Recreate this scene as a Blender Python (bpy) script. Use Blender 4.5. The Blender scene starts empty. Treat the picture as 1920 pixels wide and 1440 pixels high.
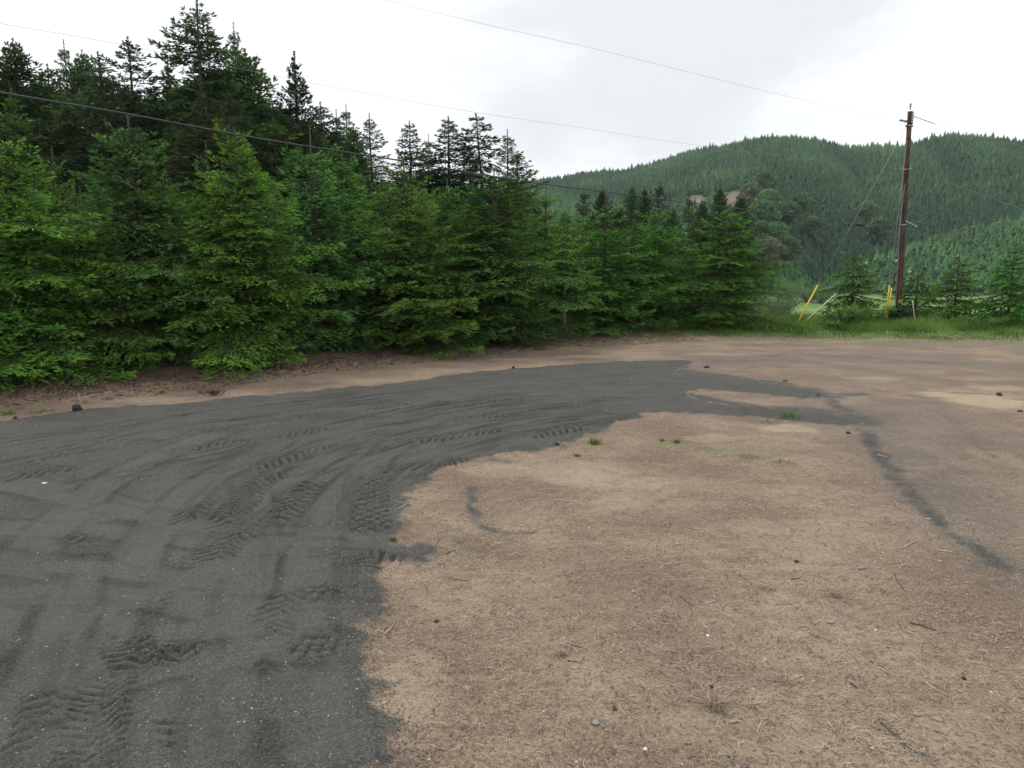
import bpy, math, random
import numpy as np
from mathutils import Vector

# ------------------------------------------------------------------ camera, sky, sun, exposure
S = bpy.context.scene
C = S.collection
F_PX, W_PX, H_PX = 1400.0, 1920.0, 1440.0
CAM_Z = 3.0
PITCH = math.radians(8.73)
CP, SP = math.cos(PITCH), math.sin(PITCH)
def ray(u, v):                      # direction through a photo pixel
    a, b = (u - 960.0) / F_PX, (720.0 - v) / F_PX
    return np.array([a, CP + b * SP, -SP + b * CP])
cam_d = bpy.data.cameras.new("camera")
cam_d.sensor_width = 36.0
cam_d.lens = F_PX / W_PX * 36.0
cam_d.clip_start = 0.1
cam_d.clip_end = 9000
cam = bpy.data.objects.new("camera", cam_d)
cam.location = (0, 0, CAM_Z)
cam.rotation_euler = (math.radians(90) - PITCH, 0, 0)
C.objects.link(cam)
S.camera = cam
S.view_settings.view_transform = 'Standard'
S.view_settings.look = 'None'
S.view_settings.exposure = 0.08
S.view_settings.gamma = 1.0
S.render.resolution_x, S.render.resolution_y = 1024, 768

SUN_EL, SUN_AZ = math.radians(56), math.radians(-38)      # azimuth from +Y, negative = left
sun_dir = Vector((math.sin(SUN_AZ) * math.cos(SUN_EL), math.cos(SUN_AZ) * math.cos(SUN_EL), math.sin(SUN_EL)))
sd = bpy.data.lights.new("sun", 'SUN')
sd.energy = 1.5
sd.angle = math.radians(11)
sd.color = (1.0, 0.96, 0.9)
so = bpy.data.objects.new("sun", sd)
so.rotation_euler = (-sun_dir).to_track_quat('-Z', 'Y').to_euler()
so.location = (0, 0, 60)
C.objects.link(so)

world = bpy.data.worlds.new("World")
S.world = world
world.use_nodes = True
wn, wl = world.node_tree.nodes, world.node_tree.links
wn.clear()
def N(nt, t, **kw):
    n = nt.nodes.new(t)
    for k, v in kw.items():
        if k.startswith('i_'):
            n.inputs[k[2:].replace('_', ' ')].default_value = v
        else:
            setattr(n, k, v)
    return n
wt = world.node_tree
w_out = N(wt, 'ShaderNodeOutputWorld')
w_bg = N(wt, 'ShaderNodeBackground')
w_bg.inputs['Strength'].default_value = 0.1
w_sky = N(wt, 'ShaderNodeTexSky', sky_type='NISHITA', sun_disc=False)
w_sky.sun_elevation = SUN_EL
w_sky.sun_rotation = SUN_AZ
w_tc = N(wt, 'ShaderNodeTexCoord')
w_map = N(wt, 'ShaderNodeMapping')
w_map.inputs['Scale'].default_value = (1.0, 1.0, 2.6)
w_map.inputs['Location'].default_value = (3.1, 0.7, 0.4)
wl.new(w_tc.outputs['Generated'], w_map.inputs['Vector'])
w_n = N(wt, 'ShaderNodeTexNoise')
w_n.inputs['Scale'].default_value = 2.2
w_n.inputs['Detail'].default_value = 5
w_n.inputs['Roughness'].default_value = 0.52
w_n.inputs['Distortion'].default_value = 0.25
wl.new(w_map.outputs['Vector'], w_n.inputs['Vector'])
w_r = N(wt, 'ShaderNodeValToRGB')
w_r.color_ramp.interpolation = 'EASE'
w_r.color_ramp.elements[0].position = 0.36
w_r.color_ramp.elements[0].color = (8.5, 8.85, 9.1, 1)
w_r.color_ramp.elements[1].position = 0.62
w_r.color_ramp.elements[1].color = (11.2, 11.4, 11.5, 1)
# brighter cloud towards the sun
w_dot = N(wt, 'ShaderNodeVectorMath', operation='DOT_PRODUCT')
wl.new(w_tc.outputs['Generated'], w_dot.inputs[0])
w_dot.inputs[1].default_value = tuple(sun_dir)
w_mr = N(wt, 'ShaderNodeMapRange')
w_mr.inputs['From Min'].default_value = -0.1
w_mr.inputs['From Max'].default_value = 0.95
w_mr.inputs['To Min'].default_value = -0.12
w_mr.inputs['To Max'].default_value = 0.22
wl.new(w_dot.outputs['Value'], w_mr.inputs['Value'])
w_add = N(wt, 'ShaderNodeMath', operation='ADD')
wl.new(w_n.outputs['Fac'], w_add.inputs[0])
wl.new(w_mr.outputs['Result'], w_add.inputs[1])
# thicker grey cloud bank to the front right
cur = w_add.outputs[0]
for (u_, v_, tight, amt) in [(1230, 120, .965, -.20), (1560, 60, .975, -.16), (1790, 190, .985, .16), (960, 170, .985, -.06)]:
    dd_ = ray(u_, v_); dd_ = dd_ / np.linalg.norm(dd_)
    dt = N(wt, 'ShaderNodeVectorMath', operation='DOT_PRODUCT')
    wl.new(w_tc.outputs['Generated'], dt.inputs[0]); dt.inputs[1].default_value = tuple(float(q) for q in dd_)
    mr = N(wt, 'ShaderNodeMapRange', interpolation_type='SMOOTHSTEP')
    mr.inputs['From Min'].default_value = tight - .03; mr.inputs['From Max'].default_value = 1.0
    mr.inputs['To Max'].default_value = amt
    wl.new(dt.outputs['Value'], mr.inputs['Value'])
    ad = N(wt, 'ShaderNodeMath', operation='ADD'); wl.new(cur, ad.inputs[0]); wl.new(mr.outputs[0], ad.inputs[1])
    cur = ad.outputs[0]
wl.new(cur, w_r.inputs['Fac'])
w_mix = N(wt, 'ShaderNodeMix', data_type='RGBA')
w_mix.inputs[0].default_value = 0.94
wl.new(w_sky.outputs['Color'], w_mix.inputs[6])
wl.new(w_r.outputs['Color'], w_mix.inputs[7])
wl.new(w_mix.outputs[2], w_bg.inputs['Color'])
wl.new(w_bg.outputs[0], w_out.inputs['Surface'])

# ------------------------------------------------------------------ helpers
def G(u, v, z=0.0):                 # photo pixel -> point on the level z
    d = ray(u, v)
    return d[:2] * ((z - CAM_Z) / d[2])
def AT(u, v, Y):                    # photo pixel -> point at depth Y
    d = ray(u, v)
    p = d * (Y / d[1])
    return np.array([p[0], p[1], p[2] + CAM_Z])
def sm(a, b, x):
    t = np.clip((x - a) / (b - a), 0, 1)
    return t * t * (3 - 2 * t)

def vnoise(x, y, seed=0):           # value noise in numpy
    xi, yi = np.floor(x).astype(np.int64), np.floor(y).astype(np.int64)
    fx, fy = x - xi, y - yi
    fx, fy = fx * fx * (3 - 2 * fx), fy * fy * (3 - 2 * fy)
    def h(a, b):
        n = (a * 374761393 + b * 668265263 + seed * 982451653) & 0xFFFFFFFF
        n = ((n ^ (n >> 13)) * 1274126177) & 0xFFFFFFFF
        n = (n ^ (n >> 16)) & 0xFFFFFFFF
        return n / 4294967295.0
    return (h(xi, yi) * (1 - fx) + h(xi + 1, yi) * fx) * (1 - fy) + (h(xi, yi + 1) * (1 - fx) + h(xi + 1, yi + 1) * fx) * fy
def fbm(x, y, seed=0, o=4):
    s, a, t = 0, 1.0, 0
    for i in range(o):
        s = s + a * vnoise(x * 2 ** i, y * 2 ** i, seed + i * 7)
        t += a
        a *= 0.5
    return s / t

def mesh_np(name, V, F, attrs=None, smooth=False):
    V = np.asarray(V, np.float32)
    F = np.asarray(F, np.int32)
    k = F.shape[1]
    me = bpy.data.meshes.new(name)
    me.vertices.add(len(V))
    me.vertices.foreach_set('co', V.ravel())
    me.loops.add(F.size)
    me.loops.foreach_set('vertex_index', F.ravel())
    me.polygons.add(len(F))
    me.polygons.foreach_set('loop_start', np.arange(len(F), dtype=np.int32) * k)
    if smooth:
        me.polygons.foreach_set('use_smooth', np.ones(len(F), dtype=bool))
    for an, av in (attrs or {}).items():
        a = me.attributes.new(an, 'FLOAT', 'POINT')
        a.data.foreach_set('value', np.asarray(av, np.float32))
    me.update(calc_edges=True)
    return me

class MB:                            # collects quads (triangles repeat a vertex as their own quad)
    def __init__(s):
        s.v, s.f, s.n, s.a = [], [], 0, []
    def add(s, V, F, a=0.0):
        V = np.asarray(V, float).reshape(-1, 3)
        s.v.append(V)
        s.f.append(np.asarray(F, int) + s.n)
        s.a.append(np.full(len(V), a) if np.isscalar(a) else np.asarray(a, float))
        s.n += len(V)
    def tube(s, pts, rad, n=6, a=0.0, cap=True):
        pts = np.asarray(pts, float)
        m = len(pts)
        rad = np.full(m, rad) if np.isscalar(rad) else np.asarray(rad, float)
        t = np.gradient(pts, axis=0)
        t /= np.linalg.norm(t, axis=1)[:, None] + 1e-9
        ref = np.array([0, 0, 1.0]) if abs(t[0][2]) < 0.9 else np.array([1.0, 0, 0])
        u = np.cross(t, ref)
        u /= np.linalg.norm(u, axis=1)[:, None] + 1e-9
        w = np.cross(t, u)
        an = np.arange(n) * 2 * math.pi / n
        V = pts[:, None] + rad[:, None, None] * (np.cos(an)[None, :, None] * u[:, None] + np.sin(an)[None, :, None] * w[:, None])
        i, j = np.meshgrid(np.arange(m - 1), np.arange(n), indexing='ij')
        jn = (j + 1) % n
        F = np.stack([i * n + j, i * n + jn, (i + 1) * n + jn, (i + 1) * n + j], -1).reshape(-1, 4)
        V = V.reshape(-1, 3)
        if cap and n % 2 == 0:
            V = np.vstack([V, pts[0][None], pts[-1][None]])
            c0 = m * n
            F = np.vstack([F, [[c0, (k + 2) % n, k + 1, k] for k in range(0, n, 2)], [[c0 + 1, (m - 1) * n + k, (m - 1) * n + k + 1, (m - 1) * n + (k + 2) % n] for k in range(0, n, 2)]])
        s.add(V, F, a)
    def box(s, c, size, a=0.0, R=None):
        q = np.array([[x, y, z] for x in (-.5, .5) for y in (-.5, .5) for z in (-.5, .5)]) * np.asarray(size)
        if R is not None:
            q = q @ np.asarray(R).T
        s.add(q + np.asarray(c), [[0, 1, 3, 2], [4, 6, 7, 5], [0, 4, 5, 1], [2, 3, 7, 6], [0, 2, 6, 4], [1, 5, 7, 3]], a)
    def mesh(s, name, smooth=False):
        return mesh_np(name, np.vstack(s.v), np.vstack(s.f), {'tint': np.concatenate(s.a)}, smooth)

def link(name, me, mat=None, parent=None, loc=None):
    o = bpy.data.objects.new(name, me)
    C.objects.link(o)
    if mat is not None:
        if not me.materials:
            me.materials.append(mat)
        elif me.materials[0] != mat:
            o.material_slots[0].link = 'OBJECT'
            o.material_slots[0].material = mat
    if parent is not None:
        o.parent = parent
    if loc is not None:
        o.location = [float(q) for q in loc]
    return o
def tag(o, label=None, cat=None, group=None, kind=None):
    if label: o['label'] = label
    if cat: o['category'] = cat
    if group: o['group'] = group
    if kind: o['kind'] = kind
    return o
def empty(name, loc, label, cat, group=None, rz=0.0):
    o = bpy.data.objects.new(name, None)
    o.empty_display_size = 0.3
    C.objects.link(o)
    o.location = [float(q) for q in loc]
    o.rotation_euler = (0, 0, rz)
    return tag(o, label, cat, group)

# ------------------------------------------------------------------ materials
def new_mat(name):
    m = bpy.data.materials.new(name)
    m.use_nodes = True
    nt = m.node_tree
    nt.nodes.clear()
    out = N(nt, 'ShaderNodeOutputMaterial')
    return m, nt, out
def attr(nt, name):
    return N(nt, 'ShaderNodeAttribute', attribute_name=name).outputs['Fac']
def mixc(nt, f, a, b, blend='MIX'):
    n = N(nt, 'ShaderNodeMix', data_type='RGBA', blend_type=blend)
    for sock, val in ((0, f), (6, a), (7, b)):
        if hasattr(val, 'is_output'):
            nt.links.new(val, n.inputs[sock])
        elif sock == 0:
            n.inputs[0].default_value = val
        else:
            n.inputs[sock].default_value = tuple(val) + (1,) if len(val) == 3 else val
    return n.outputs[2]
def mathn(nt, op, a, b=0.0, clamp=False):
    n = N(nt, 'ShaderNodeMath', operation=op, use_clamp=clamp)
    for i, val in enumerate((a, b)):
        if hasattr(val, 'is_output'):
            nt.links.new(val, n.inputs[i])
        else:
            n.inputs[i].default_value = val
    return n.outputs[0]
def maprange(nt, v, a, b, c=0.0, d=1.0):
    n = N(nt, 'ShaderNodeMapRange', interpolation_type='SMOOTHSTEP')
    nt.links.new(v, n.inputs[0])
    for i, q in enumerate((a, b, c, d)):
        n.inputs[i + 1].default_value = q
    return n.outputs[0]
def noise(nt, vec, scale, detail=3, rough=0.55, dist=0.0, out='Fac'):
    n = N(nt, 'ShaderNodeTexNoise')
    n.inputs['Scale'].default_value = scale
    n.inputs['Detail'].default_value = detail
    n.inputs['Roughness'].default_value = rough
    n.inputs['Distortion'].default_value = dist
    if vec is not None:
        nt.links.new(vec, n.inputs['Vector'])
    return n.outputs[out]
def voro(nt, vec, scale, out='Distance', rnd=1.0):
    n = N(nt, 'ShaderNodeTexVoronoi')
    n.inputs['Scale'].default_value = scale
    n.inputs['Randomness'].default_value = rnd
    nt.links.new(vec, n.inputs['Vector'])
    return n.outputs[out]
def objcoord(nt, scale=(1, 1, 1), rot=(0, 0, 0)):
    tc = N(nt, 'ShaderNodeTexCoord')
    mp = N(nt, 'ShaderNodeMapping')
    mp.inputs['Scale'].default_value = scale
    mp.inputs['Rotation'].default_value = rot
    nt.links.new(tc.outputs['Object'], mp.inputs['Vector'])
    return mp.outputs['Vector']
def principled(nt, out, color, rough=0.8, spec=0.3, bump=None, bstr=0.3, bdist=0.01, metal=0.0):
    p = N(nt, 'ShaderNodeBsdfPrincipled')
    p.inputs['Metallic'].default_value = metal
    p.inputs['Specular IOR Level'].default_value = spec
    if hasattr(rough, 'is_output'): nt.links.new(rough, p.inputs['Roughness'])
    else: p.inputs['Roughness'].default_value = rough
    if hasattr(color, 'is_output'): nt.links.new(color, p.inputs['Base Color'])
    else: p.inputs['Base Color'].default_value = tuple(color) + (1,)
    if bump is not None:
        b = N(nt, 'ShaderNodeBump')
        b.inputs['Strength'].default_value = bstr
        b.inputs['Distance'].default_value = bdist
        nt.links.new(bump, b.inputs['Height'])
        nt.links.new(b.outputs[0], p.inputs['Normal'])
    nt.links.new(p.outputs[0], out.inputs['Surface'])
    return p

def foliage_mat(name, old, new, odd=None, trans=0.18, nsc=1.3, rough=0.55):
    m, nt, out = new_mat(name)
    vec = objcoord(nt)
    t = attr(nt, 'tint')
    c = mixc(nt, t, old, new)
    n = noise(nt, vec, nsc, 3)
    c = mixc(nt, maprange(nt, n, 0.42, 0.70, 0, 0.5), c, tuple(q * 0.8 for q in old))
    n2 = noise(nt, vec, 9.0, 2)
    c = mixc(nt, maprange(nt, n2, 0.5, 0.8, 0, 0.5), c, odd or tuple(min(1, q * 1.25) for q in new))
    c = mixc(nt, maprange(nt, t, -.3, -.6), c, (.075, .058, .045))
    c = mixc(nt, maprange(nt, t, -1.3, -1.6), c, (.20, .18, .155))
    oi = N(nt, 'ShaderNodeObjectInfo')
    h = N(nt, 'ShaderNodeHueSaturation')
    nt.links.new(maprange(nt, oi.outputs['Random'], 0, 1, 0.482, 0.500), h.inputs['Hue'])
    nt.links.new(maprange(nt, oi.outputs['Random'], 0, 1, 0.85, 1.18), h.inputs['Value'])
    nt.links.new(c, h.inputs['Color'])
    p = N(nt, 'ShaderNodeBsdfPrincipled')
    p.inputs['Roughness'].default_value = rough
    p.inputs['Specular IOR Level'].default_value = 0.25
    nt.links.new(h.outputs[0], p.inputs['Base Color'])
    tr = N(nt, 'ShaderNodeBsdfTranslucent')
    nt.links.new(h.outputs[0], tr.inputs['Color'])
    mx = N(nt, 'ShaderNodeMixShader')
    mx.inputs[0].default_value = trans
    nt.links.new(p.outputs[0], mx.inputs[1])
    nt.links.new(tr.outputs[0], mx.inputs[2])
    nt.links.new(mx.outputs[0], out.inputs['Surface'])
    return m
def bark_mat(name, a, b, sc=14, stretch=0.25, rough=0.9, bstr=0.6):
    m, nt, out = new_mat(name)
    v = objcoord(nt, (1, 1, stretch))
    n = noise(nt, v, sc, 5, 0.65)
    c = mixc(nt, maprange(nt, n, 0.32, 0.68), a, b)
    principled(nt, out, c, rough, 0.2, n, bstr, 0.02)
    return m
def plain_mat(name, a, b, sc=20, rough=0.6, metal=0.0, spec=0.4):
    m, nt, out = new_mat(name)
    n = noise(nt, objcoord(nt), sc, 4)
    c = mixc(nt, maprange(nt, n, 0.35, 0.7), a, b)
    principled(nt, out, c, rough, spec, n, 0.2, 0.005, metal)
    return m

M = {}
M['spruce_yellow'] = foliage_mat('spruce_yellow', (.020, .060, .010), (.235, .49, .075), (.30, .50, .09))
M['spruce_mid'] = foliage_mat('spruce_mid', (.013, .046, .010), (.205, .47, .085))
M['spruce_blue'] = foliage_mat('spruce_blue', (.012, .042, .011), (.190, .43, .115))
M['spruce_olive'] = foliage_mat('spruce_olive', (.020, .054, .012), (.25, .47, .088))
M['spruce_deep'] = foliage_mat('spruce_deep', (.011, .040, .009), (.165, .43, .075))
M['fir_dark'] = foliage_mat('fir_dark', (.020, .052, .018), (.125, .25, .085), nsc=.6)
M['fir_black'] = foliage_mat('fir_black', (.016, .040, .020), (.085, .165, .075), nsc=.6)
M['fir_green'] = foliage_mat('fir_green', (.024, .062, .016), (.17, .33, .08), nsc=.6)
M['fir_brown'] = foliage_mat('fir_brown', (.030, .044, .018), (.13, .165, .065), (.12, .10, .055), nsc=.5)
M['fir_pale'] = foliage_mat('fir_pale', (.040, .08, .038), (.16, .27, .12), nsc=.6)
M['leaf'] = foliage_mat('leaf', (.04, .12, .022), (.15, .34, .065), trans=.3)
M['leaf_dark'] = foliage_mat('leaf_dark', (.014, .045, .012), (.04, .11, .028), trans=.3)
M['leaf_far'] = foliage_mat('leaf_far', (.045, .125, .040), (.13, .27, .085), trans=.25, nsc=.15)
M['willow'] = foliage_mat('willow', (.08, .12, .06), (.18, .235, .125), trans=.25)
M['dry'] = foliage_mat('dry', (.10, .06, .035), (.20, .13, .075), trans=.1)
M['shreds'] = foliage_mat('shreds', (.12, .08, .055), (.46, .36, .25), (.22, .14, .09), trans=.05, nsc=3)
M['grass'] = foliage_mat('grass', (.045, .12, .022), (.20, .33, .07), (.26, .27, .11), trans=.35, nsc=.5)
M['bark'] = bark_mat('bark', (.045, .032, .024), (.12, .095, .075))
M['bark_pale'] = bark_mat('bark_pale', (.10, .088, .075), (.24, .21, .18))
M['twig_dead'] = bark_mat('twig_dead', (.09, .055, .038), (.20, .145, .105))

# ------------------------------------------------------------------ terrain
def az_te(u, v):
    d = ray(u, v)
    return math.atan2(d[0], d[1]), d[2] / math.hypot(d[0], d[1])
ridge_px = [(-700, 420), (300, 400), (700, 375), (960, 343), (1000, 336), (1100, 321), (1170, 315), (1230, 300), (1290, 278), (1340, 271), (1375, 264), (1430, 253),
            (1480, 251), (1530, 256), (1580, 267), (1610, 268), (1660, 270), (1690, 273), (1710, 264), (1740, 255), (1790, 248), (1850, 251), (1920, 256), (2050, 262), (2400, 300), (2900, 330)]
RA = np.array([az_te(*p) for p in ridge_px])
spur_px = [(1380, 592), (1430, 585), (1470, 566), (1495, 545), (1520, 530), (1560, 505), (1620, 478), (1700, 450), (1780, 424), (1850, 408), (1920, 396), (2050, 378), (2400, 350), (2900, 350)]
SA = np.array([az_te(*p) for p in spur_px])
RR_A = np.array([-1.2, -.3, 0.0, .18, .33, .5, .62, .9]); RR_R = np.array([1300, 1250, 1150, 1000, 880, 900, 840, 900.])
def hills(x, y):
    az = np.arctan2(x, np.maximum(y, 1e-3))
    r = np.hypot(x, y)
    R = np.interp(az, RR_A, RR_R)
    te = np.interp(az, RA[:, 0], RA[:, 1])
    zr = CAM_Z + R * te - 5.5
    r0 = np.interp(az, [-.5, .25, .34, .42, .7], [330, 330, 345, 470, 520.])
    s = np.clip((r - r0) / (R - r0), 0, 1)
    g = s ** 0.85
    sh = az + 0.10 * s
    gul = (np.abs(fbm(sh * 11 + 3, r / 420.0, 5, 3) - 0.5) * 2) ** 0.8
    amp = 55 * s * (1 - s) ** 0.8
    z = -10 + (zr + 10) * g - amp * (0.55 - gul) * 1.3
    z = np.where(r > R, zr - 0.22 * (r - R), z)
    # front spur
    ts = np.interp(az, SA[:, 0], SA[:, 1])
    rc = np.interp(az, [.30, .36, .45, .6, .9], [385, 405, 440, 520, 600.])
    zs = np.maximum(CAM_Z + rc * ts - 6.0, -11)
    rf = np.interp(az, [.30, .37, .45, .6, .9], [372, 385, 395, 400, 420.])
    q = np.clip((r - rf) / (rc - rf), 0, 1)
    zsp = -10 + (zs + 10) * (q ** 0.9) + 5 * q * (1 - q) * (fbm(az * 30, r / 60, 9, 3) - .5)
    zsp = np.where(r > rc, zs - 0.30 * (r - rc), zsp)
    zsp = np.where(az < 0.3, -12, zsp)
    return z, zsp
def edge_y(x):                       # far edge of the levelled clearing
    return np.interp(x, [-30, -12.3, -8, -4.8, 2.2, 9, 20, 40], [13, 17.5, 21.0, 25.2, 31.5, 34.2, 32.6, 30.5])
def terrain(x, y):
    x, y = np.asarray(x, float), np.asarray(y, float)
    hz, sz = hills(x, y)
    right = sm(-6, 16, x - (y - 40) * 0.05)
    drop = -10.5 * sm(36.5, 112, y) * right - 7.0 * sm(50, 110, y) * (1 - right)
    rise_l = 2.0 * sm(36, 70, y) * (1 - sm(-25, 0, x)) * (1 - sm(70, 150, y))
    far = sm(200, 330, np.hypot(x, y))
    base = drop + rise_l
    m = np.maximum(np.maximum(hz, sz), -10.6)
    z = base * (1 - far) + m * far
    z += (fbm(x / 30, y / 30, 2, 3) - .5) * 1.0 * sm(60, 160, y)
    z += (fbm(x / 6, y / 6, 3, 3) - .5) * .35 * sm(0.5, 6, y - edge_y(x))
    z += 0.18 * sm(0, 2.5, y - edge_y(x))
    z += (fbm(x / 9.0, y / 9.0, 4, 2) - .5) * .10 * sm(3, 10, np.abs(y) + np.abs(x))
    return z
def tz(x, y):
    return float(terrain(np.array([x]), np.array([y]))[0])

def catmull(P, n=10):
    P = np.asarray(P, float)
    Q = np.vstack([2 * P[0] - P[1], P, 2 * P[-1] - P[-2]])
    out = []
    for i in range(1, len(Q) - 2):
        t = np.linspace(0, 1, n, endpoint=False)[:, None]
        a, b, c, d = Q[i - 1], Q[i], Q[i + 1], Q[i + 2]
        out.append(.5 * (2 * b + (c - a) * t + (2 * a - 5 * b + 4 * c - d) * t ** 2 + (3 * b - 3 * c + d - a) * t ** 3))
    out.append(P[-1:])
    return np.vstack(out)
def gpoly(px, n=6):
    return catmull([G(u, v) for u, v in px], n)
def poly_dist(X, Y, P):
    """signed distance to closed polygon, positive inside"""
    d2 = np.full(X.shape, 1e9); ins = np.zeros(X.shape, bool)
    for i in range(len(P)):
        a, b = P[i], P[(i + 1) % len(P)]
        ex, ey = b - a
        wx, wy = X - a[0], Y - a[1]
        t = np.clip((wx * ex + wy * ey) / (ex * ex + ey * ey + 1e-12), 0, 1)
        d2 = np.minimum(d2, (wx - ex * t) ** 2 + (wy - ey * t) ** 2)
        c = ((a[1] > Y) != (b[1] > Y)) & (X < (b[0] - a[0]) * (Y - a[1]) / (b[1] - a[1] + 1e-12) + a[0])
        ins ^= c
    d = np.sqrt(d2)
    return np.where(ins, d, -d)
def line_sd(X, Y, P):
    """arc length and signed side distance to an open polyline"""
    best = np.full(X.shape, 1e9); S_ = np.zeros(X.shape); D_ = np.full(X.shape, 1e9)
    acc = 0
    for i in range(len(P) - 1):
        a, b = P[i], P[i + 1]
        e = b - a
        L = math.hypot(*e) + 1e-9
        wx, wy = X - a[0], Y - a[1]
        tt = (wx * e[0] + wy * e[1]) / L
        t = np.clip(tt, 0, L)
        dx, dy = wx - e[0] / L * t, wy - e[1] / L * t
        d2 = dx * dx + dy * dy
        k = d2 < best
        best = np.where(k, d2, best)
        S_ = np.where(k, acc + t, S_)
        sd_ = (wx * e[1] - wy * e[0]) / L
        D_ = np.where(k, np.sign(sd_) * np.sqrt(d2), D_)
        acc += L
    return S_, D_, acc

def axis(lo, hi, fine_lo, fine_hi, f, g, gmax=60):
    v = list(np.arange(fine_lo, fine_hi, f))
    d, p = f, v[-1]
    while p < hi:
        d = min(max(f, f + g * (p - fine_hi)), gmax); p += d; v.append(p)
    q, w = fine_lo, []
    while q > lo:
        d = min(max(f, f + g * (fine_lo - q)), gmax); q -= d; w.append(q)
    return np.array(w[::-1] + v)
xs = axis(-1700, 1900, -9.0, 4.0, 0.026, 0.011, 26)
ys = [-300, -120, -50, -20, -8, -2, 1.0, 2.5]
p = 3.2
while p < 45:
    ys.append(p); p += max(.017, .0034 * p)
while p < 1700:
    ys.append(p); p += min(.014 * p, 12)
ys = np.array(ys)
GX, GY = np.meshgrid(xs, ys)
GZ = terrain(GX, GY)
nx, ny = len(xs), len(ys)
print('ground grid', nx, ny, nx * ny)

att = {k: np.zeros(GX.shape) for k in ('gravel', 'loose', 'pale', 'green', 'litter', 'meadow', 'stony', 'scar', 'compact')}
near = (ys > 2.9) & (ys < 46)
cx = (xs > -34) & (xs < 38)
r0i, r1i = np.where(near)[0][[0, -1]]
c0i, c1i = np.where(cx)[0][[0, -1]]
sl = (slice(r0i, r1i + 1), slice(c0i, c1i + 1))
X, Y = GX[sl], GY[sl]
wx = X + (fbm(X * 2.2, Y * 2.2, 11, 4) - .5) * .55 + (fbm(X * 9, Y * 9, 12, 3) - .5) * .16
wy = Y + (fbm(X * 2.2, Y * 2.2, 13, 4) - .5) * .55 + (fbm(X * 9, Y * 9, 14, 3) - .5) * .16
gravel_px = [(735, 1560), (738, 1440), (732, 1400), (703, 1345), (712, 1305), (688, 1255), (672, 1195), (700, 1150), (716, 1110), (722, 1078), (735, 1064), (790, 1056), (822, 1042),
             (820, 1030), (790, 1026), (738, 1022), (728, 1000), (742, 962), (775, 920), (830, 880), (900, 856), (985, 846), (1060, 833), (1105, 812), (1150, 795), (1200, 782),
             (1240, 772), (1330, 777), (1420, 783), (1500, 791), (1590, 798), (1604, 790), (1540, 776), (1440, 766), (1340, 757), (1292, 745), (1300, 731), (1400, 736), (1490, 745), (1556, 749), (1545, 739), (1460, 723), (1370, 712), (1295, 704), (1262, 698), (1290, 686), (1280, 677), (1180, 678), (1060, 684), (900, 697), (700, 722), (560, 735), (300, 758), (150, 769), (0, 789), (-300, 815), (-900, 850), (-1500, 1560)]
GP = gpoly(gravel_px, 4)
gd = poly_dist(wx, wy, GP)
gm = sm(-.22, .15, gd + (fbm(X * 5, Y * 5, 15, 3) - .5) * .12)
arms = []
def band(px, w0, w1, s=1.0, soft=.35, wob=1.0):
    P = gpoly(px, 6)
    s_, d_, L = line_sd(X + (wx - X) * .45, Y + (wy - Y) * .45, P)
    w = w0 + (w1 - w0) * s_ / L
    brk = fbm(X * 1.6, Y * 3.2, 21, 4)
    w = w * .95
    return s * np.exp(-(np.abs(d_) / w) ** 2 * 1.0) * (.74 + .36 * sm(.32, .62, fbm(X * 2.2, Y * 3.0, 22, 5)))
for px, w0, w1, s in [([(1250, 695), (1330, 706), (1400, 714), (1480, 727), (1545, 741)], 1.1, .5, 1.0),
                      ([(1265, 735), (1350, 752), (1430, 765), (1500, 770), (1580, 780)], .35, .75, .9),
                      ([(1275, 768), (1380, 772), (1500, 780), (1600, 790)], .4, .7, .95),
                      ([(1545, 742), (1590, 775), (1625, 815), (1655, 860), (1690, 905), (1725, 950), (1770, 995), (1830, 1035), (1880, 1070)], .30, .15, .74),
                      ([(1280, 680), (1380, 674), (1480, 664), (1600, 668), (1750, 680), (1900, 686)], .8, .35, .45),
                      ([(1390, 693), (1450, 688), (1560, 690), (1700, 700)], .25, .2, .5),
                      ([(1590, 738), (1622, 738)], .4, .4, .7), ([(1702, 742), (1722, 742)], .3, .3, .5),
                      ([(1790, 736), (1840, 738)], .3, .2, .6), ([(1845, 842), (1862, 856)], .15, .1, .6),
                      ([(1740, 745), (1790, 790), (1850, 850)], .3, .2, .35),
                      ([(888, 915), (893, 945), (905, 975), (928, 995), (960, 1001), (1000, 999)], .17, .07, .75),
                      ([(865, 1010), (885, 1030)], .22, .2, .45), ([(915, 862), (950, 866)], .18, .15, .55),
                      ([(1650, 1355), (1690, 1395), (1735, 1425)], .045, .035, .7), ([(1370, 1418), (1385, 1420)], .06, .05, .5)]:
    arms.append(band(px, w0, w1, s))
arm = np.max(arms, axis=0)
grav = np.maximum(gm, arm * (1 - gm))
# thin dark dust left on the dirt right of the gravel tail
dust = sm(.42, .68, fbm(X * .35 + 4, Y * .8, 31, 4)) * sm(4.5, 9, X + (Y - 12) * .1) * sm(9, 13, Y) * (1 - sm(33, 36, Y)) * .55
stony = np.maximum(dust, arm * .6)
for px, w0, w1, s__ in [([(1600, 770), (1680, 830), (1760, 910), (1860, 1000), (1960, 1080)], 1.5, .8, .75), ([(1290, 684), (1500, 670), (1700, 678), (1950, 694)], 1.8, 1.4, .85),
                        ([(1300, 718), (1450, 728), (1600, 745)], 1.6, 1.2, .6), ([(1290, 766), (1450, 775), (1600, 790)], .8, .9, .8), ([(1730, 745), (1800, 800), (1900, 900)], .5, .4, .5)]:
    stony = np.maximum(stony, band(px, w0, w1, s__))
base_bumps = (fbm(X * 1.1, Y * 1.1, 41, 4) - .5) * .05 + (fbm(X * 6, Y * 6, 42, 3) - .5) * .014
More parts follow.
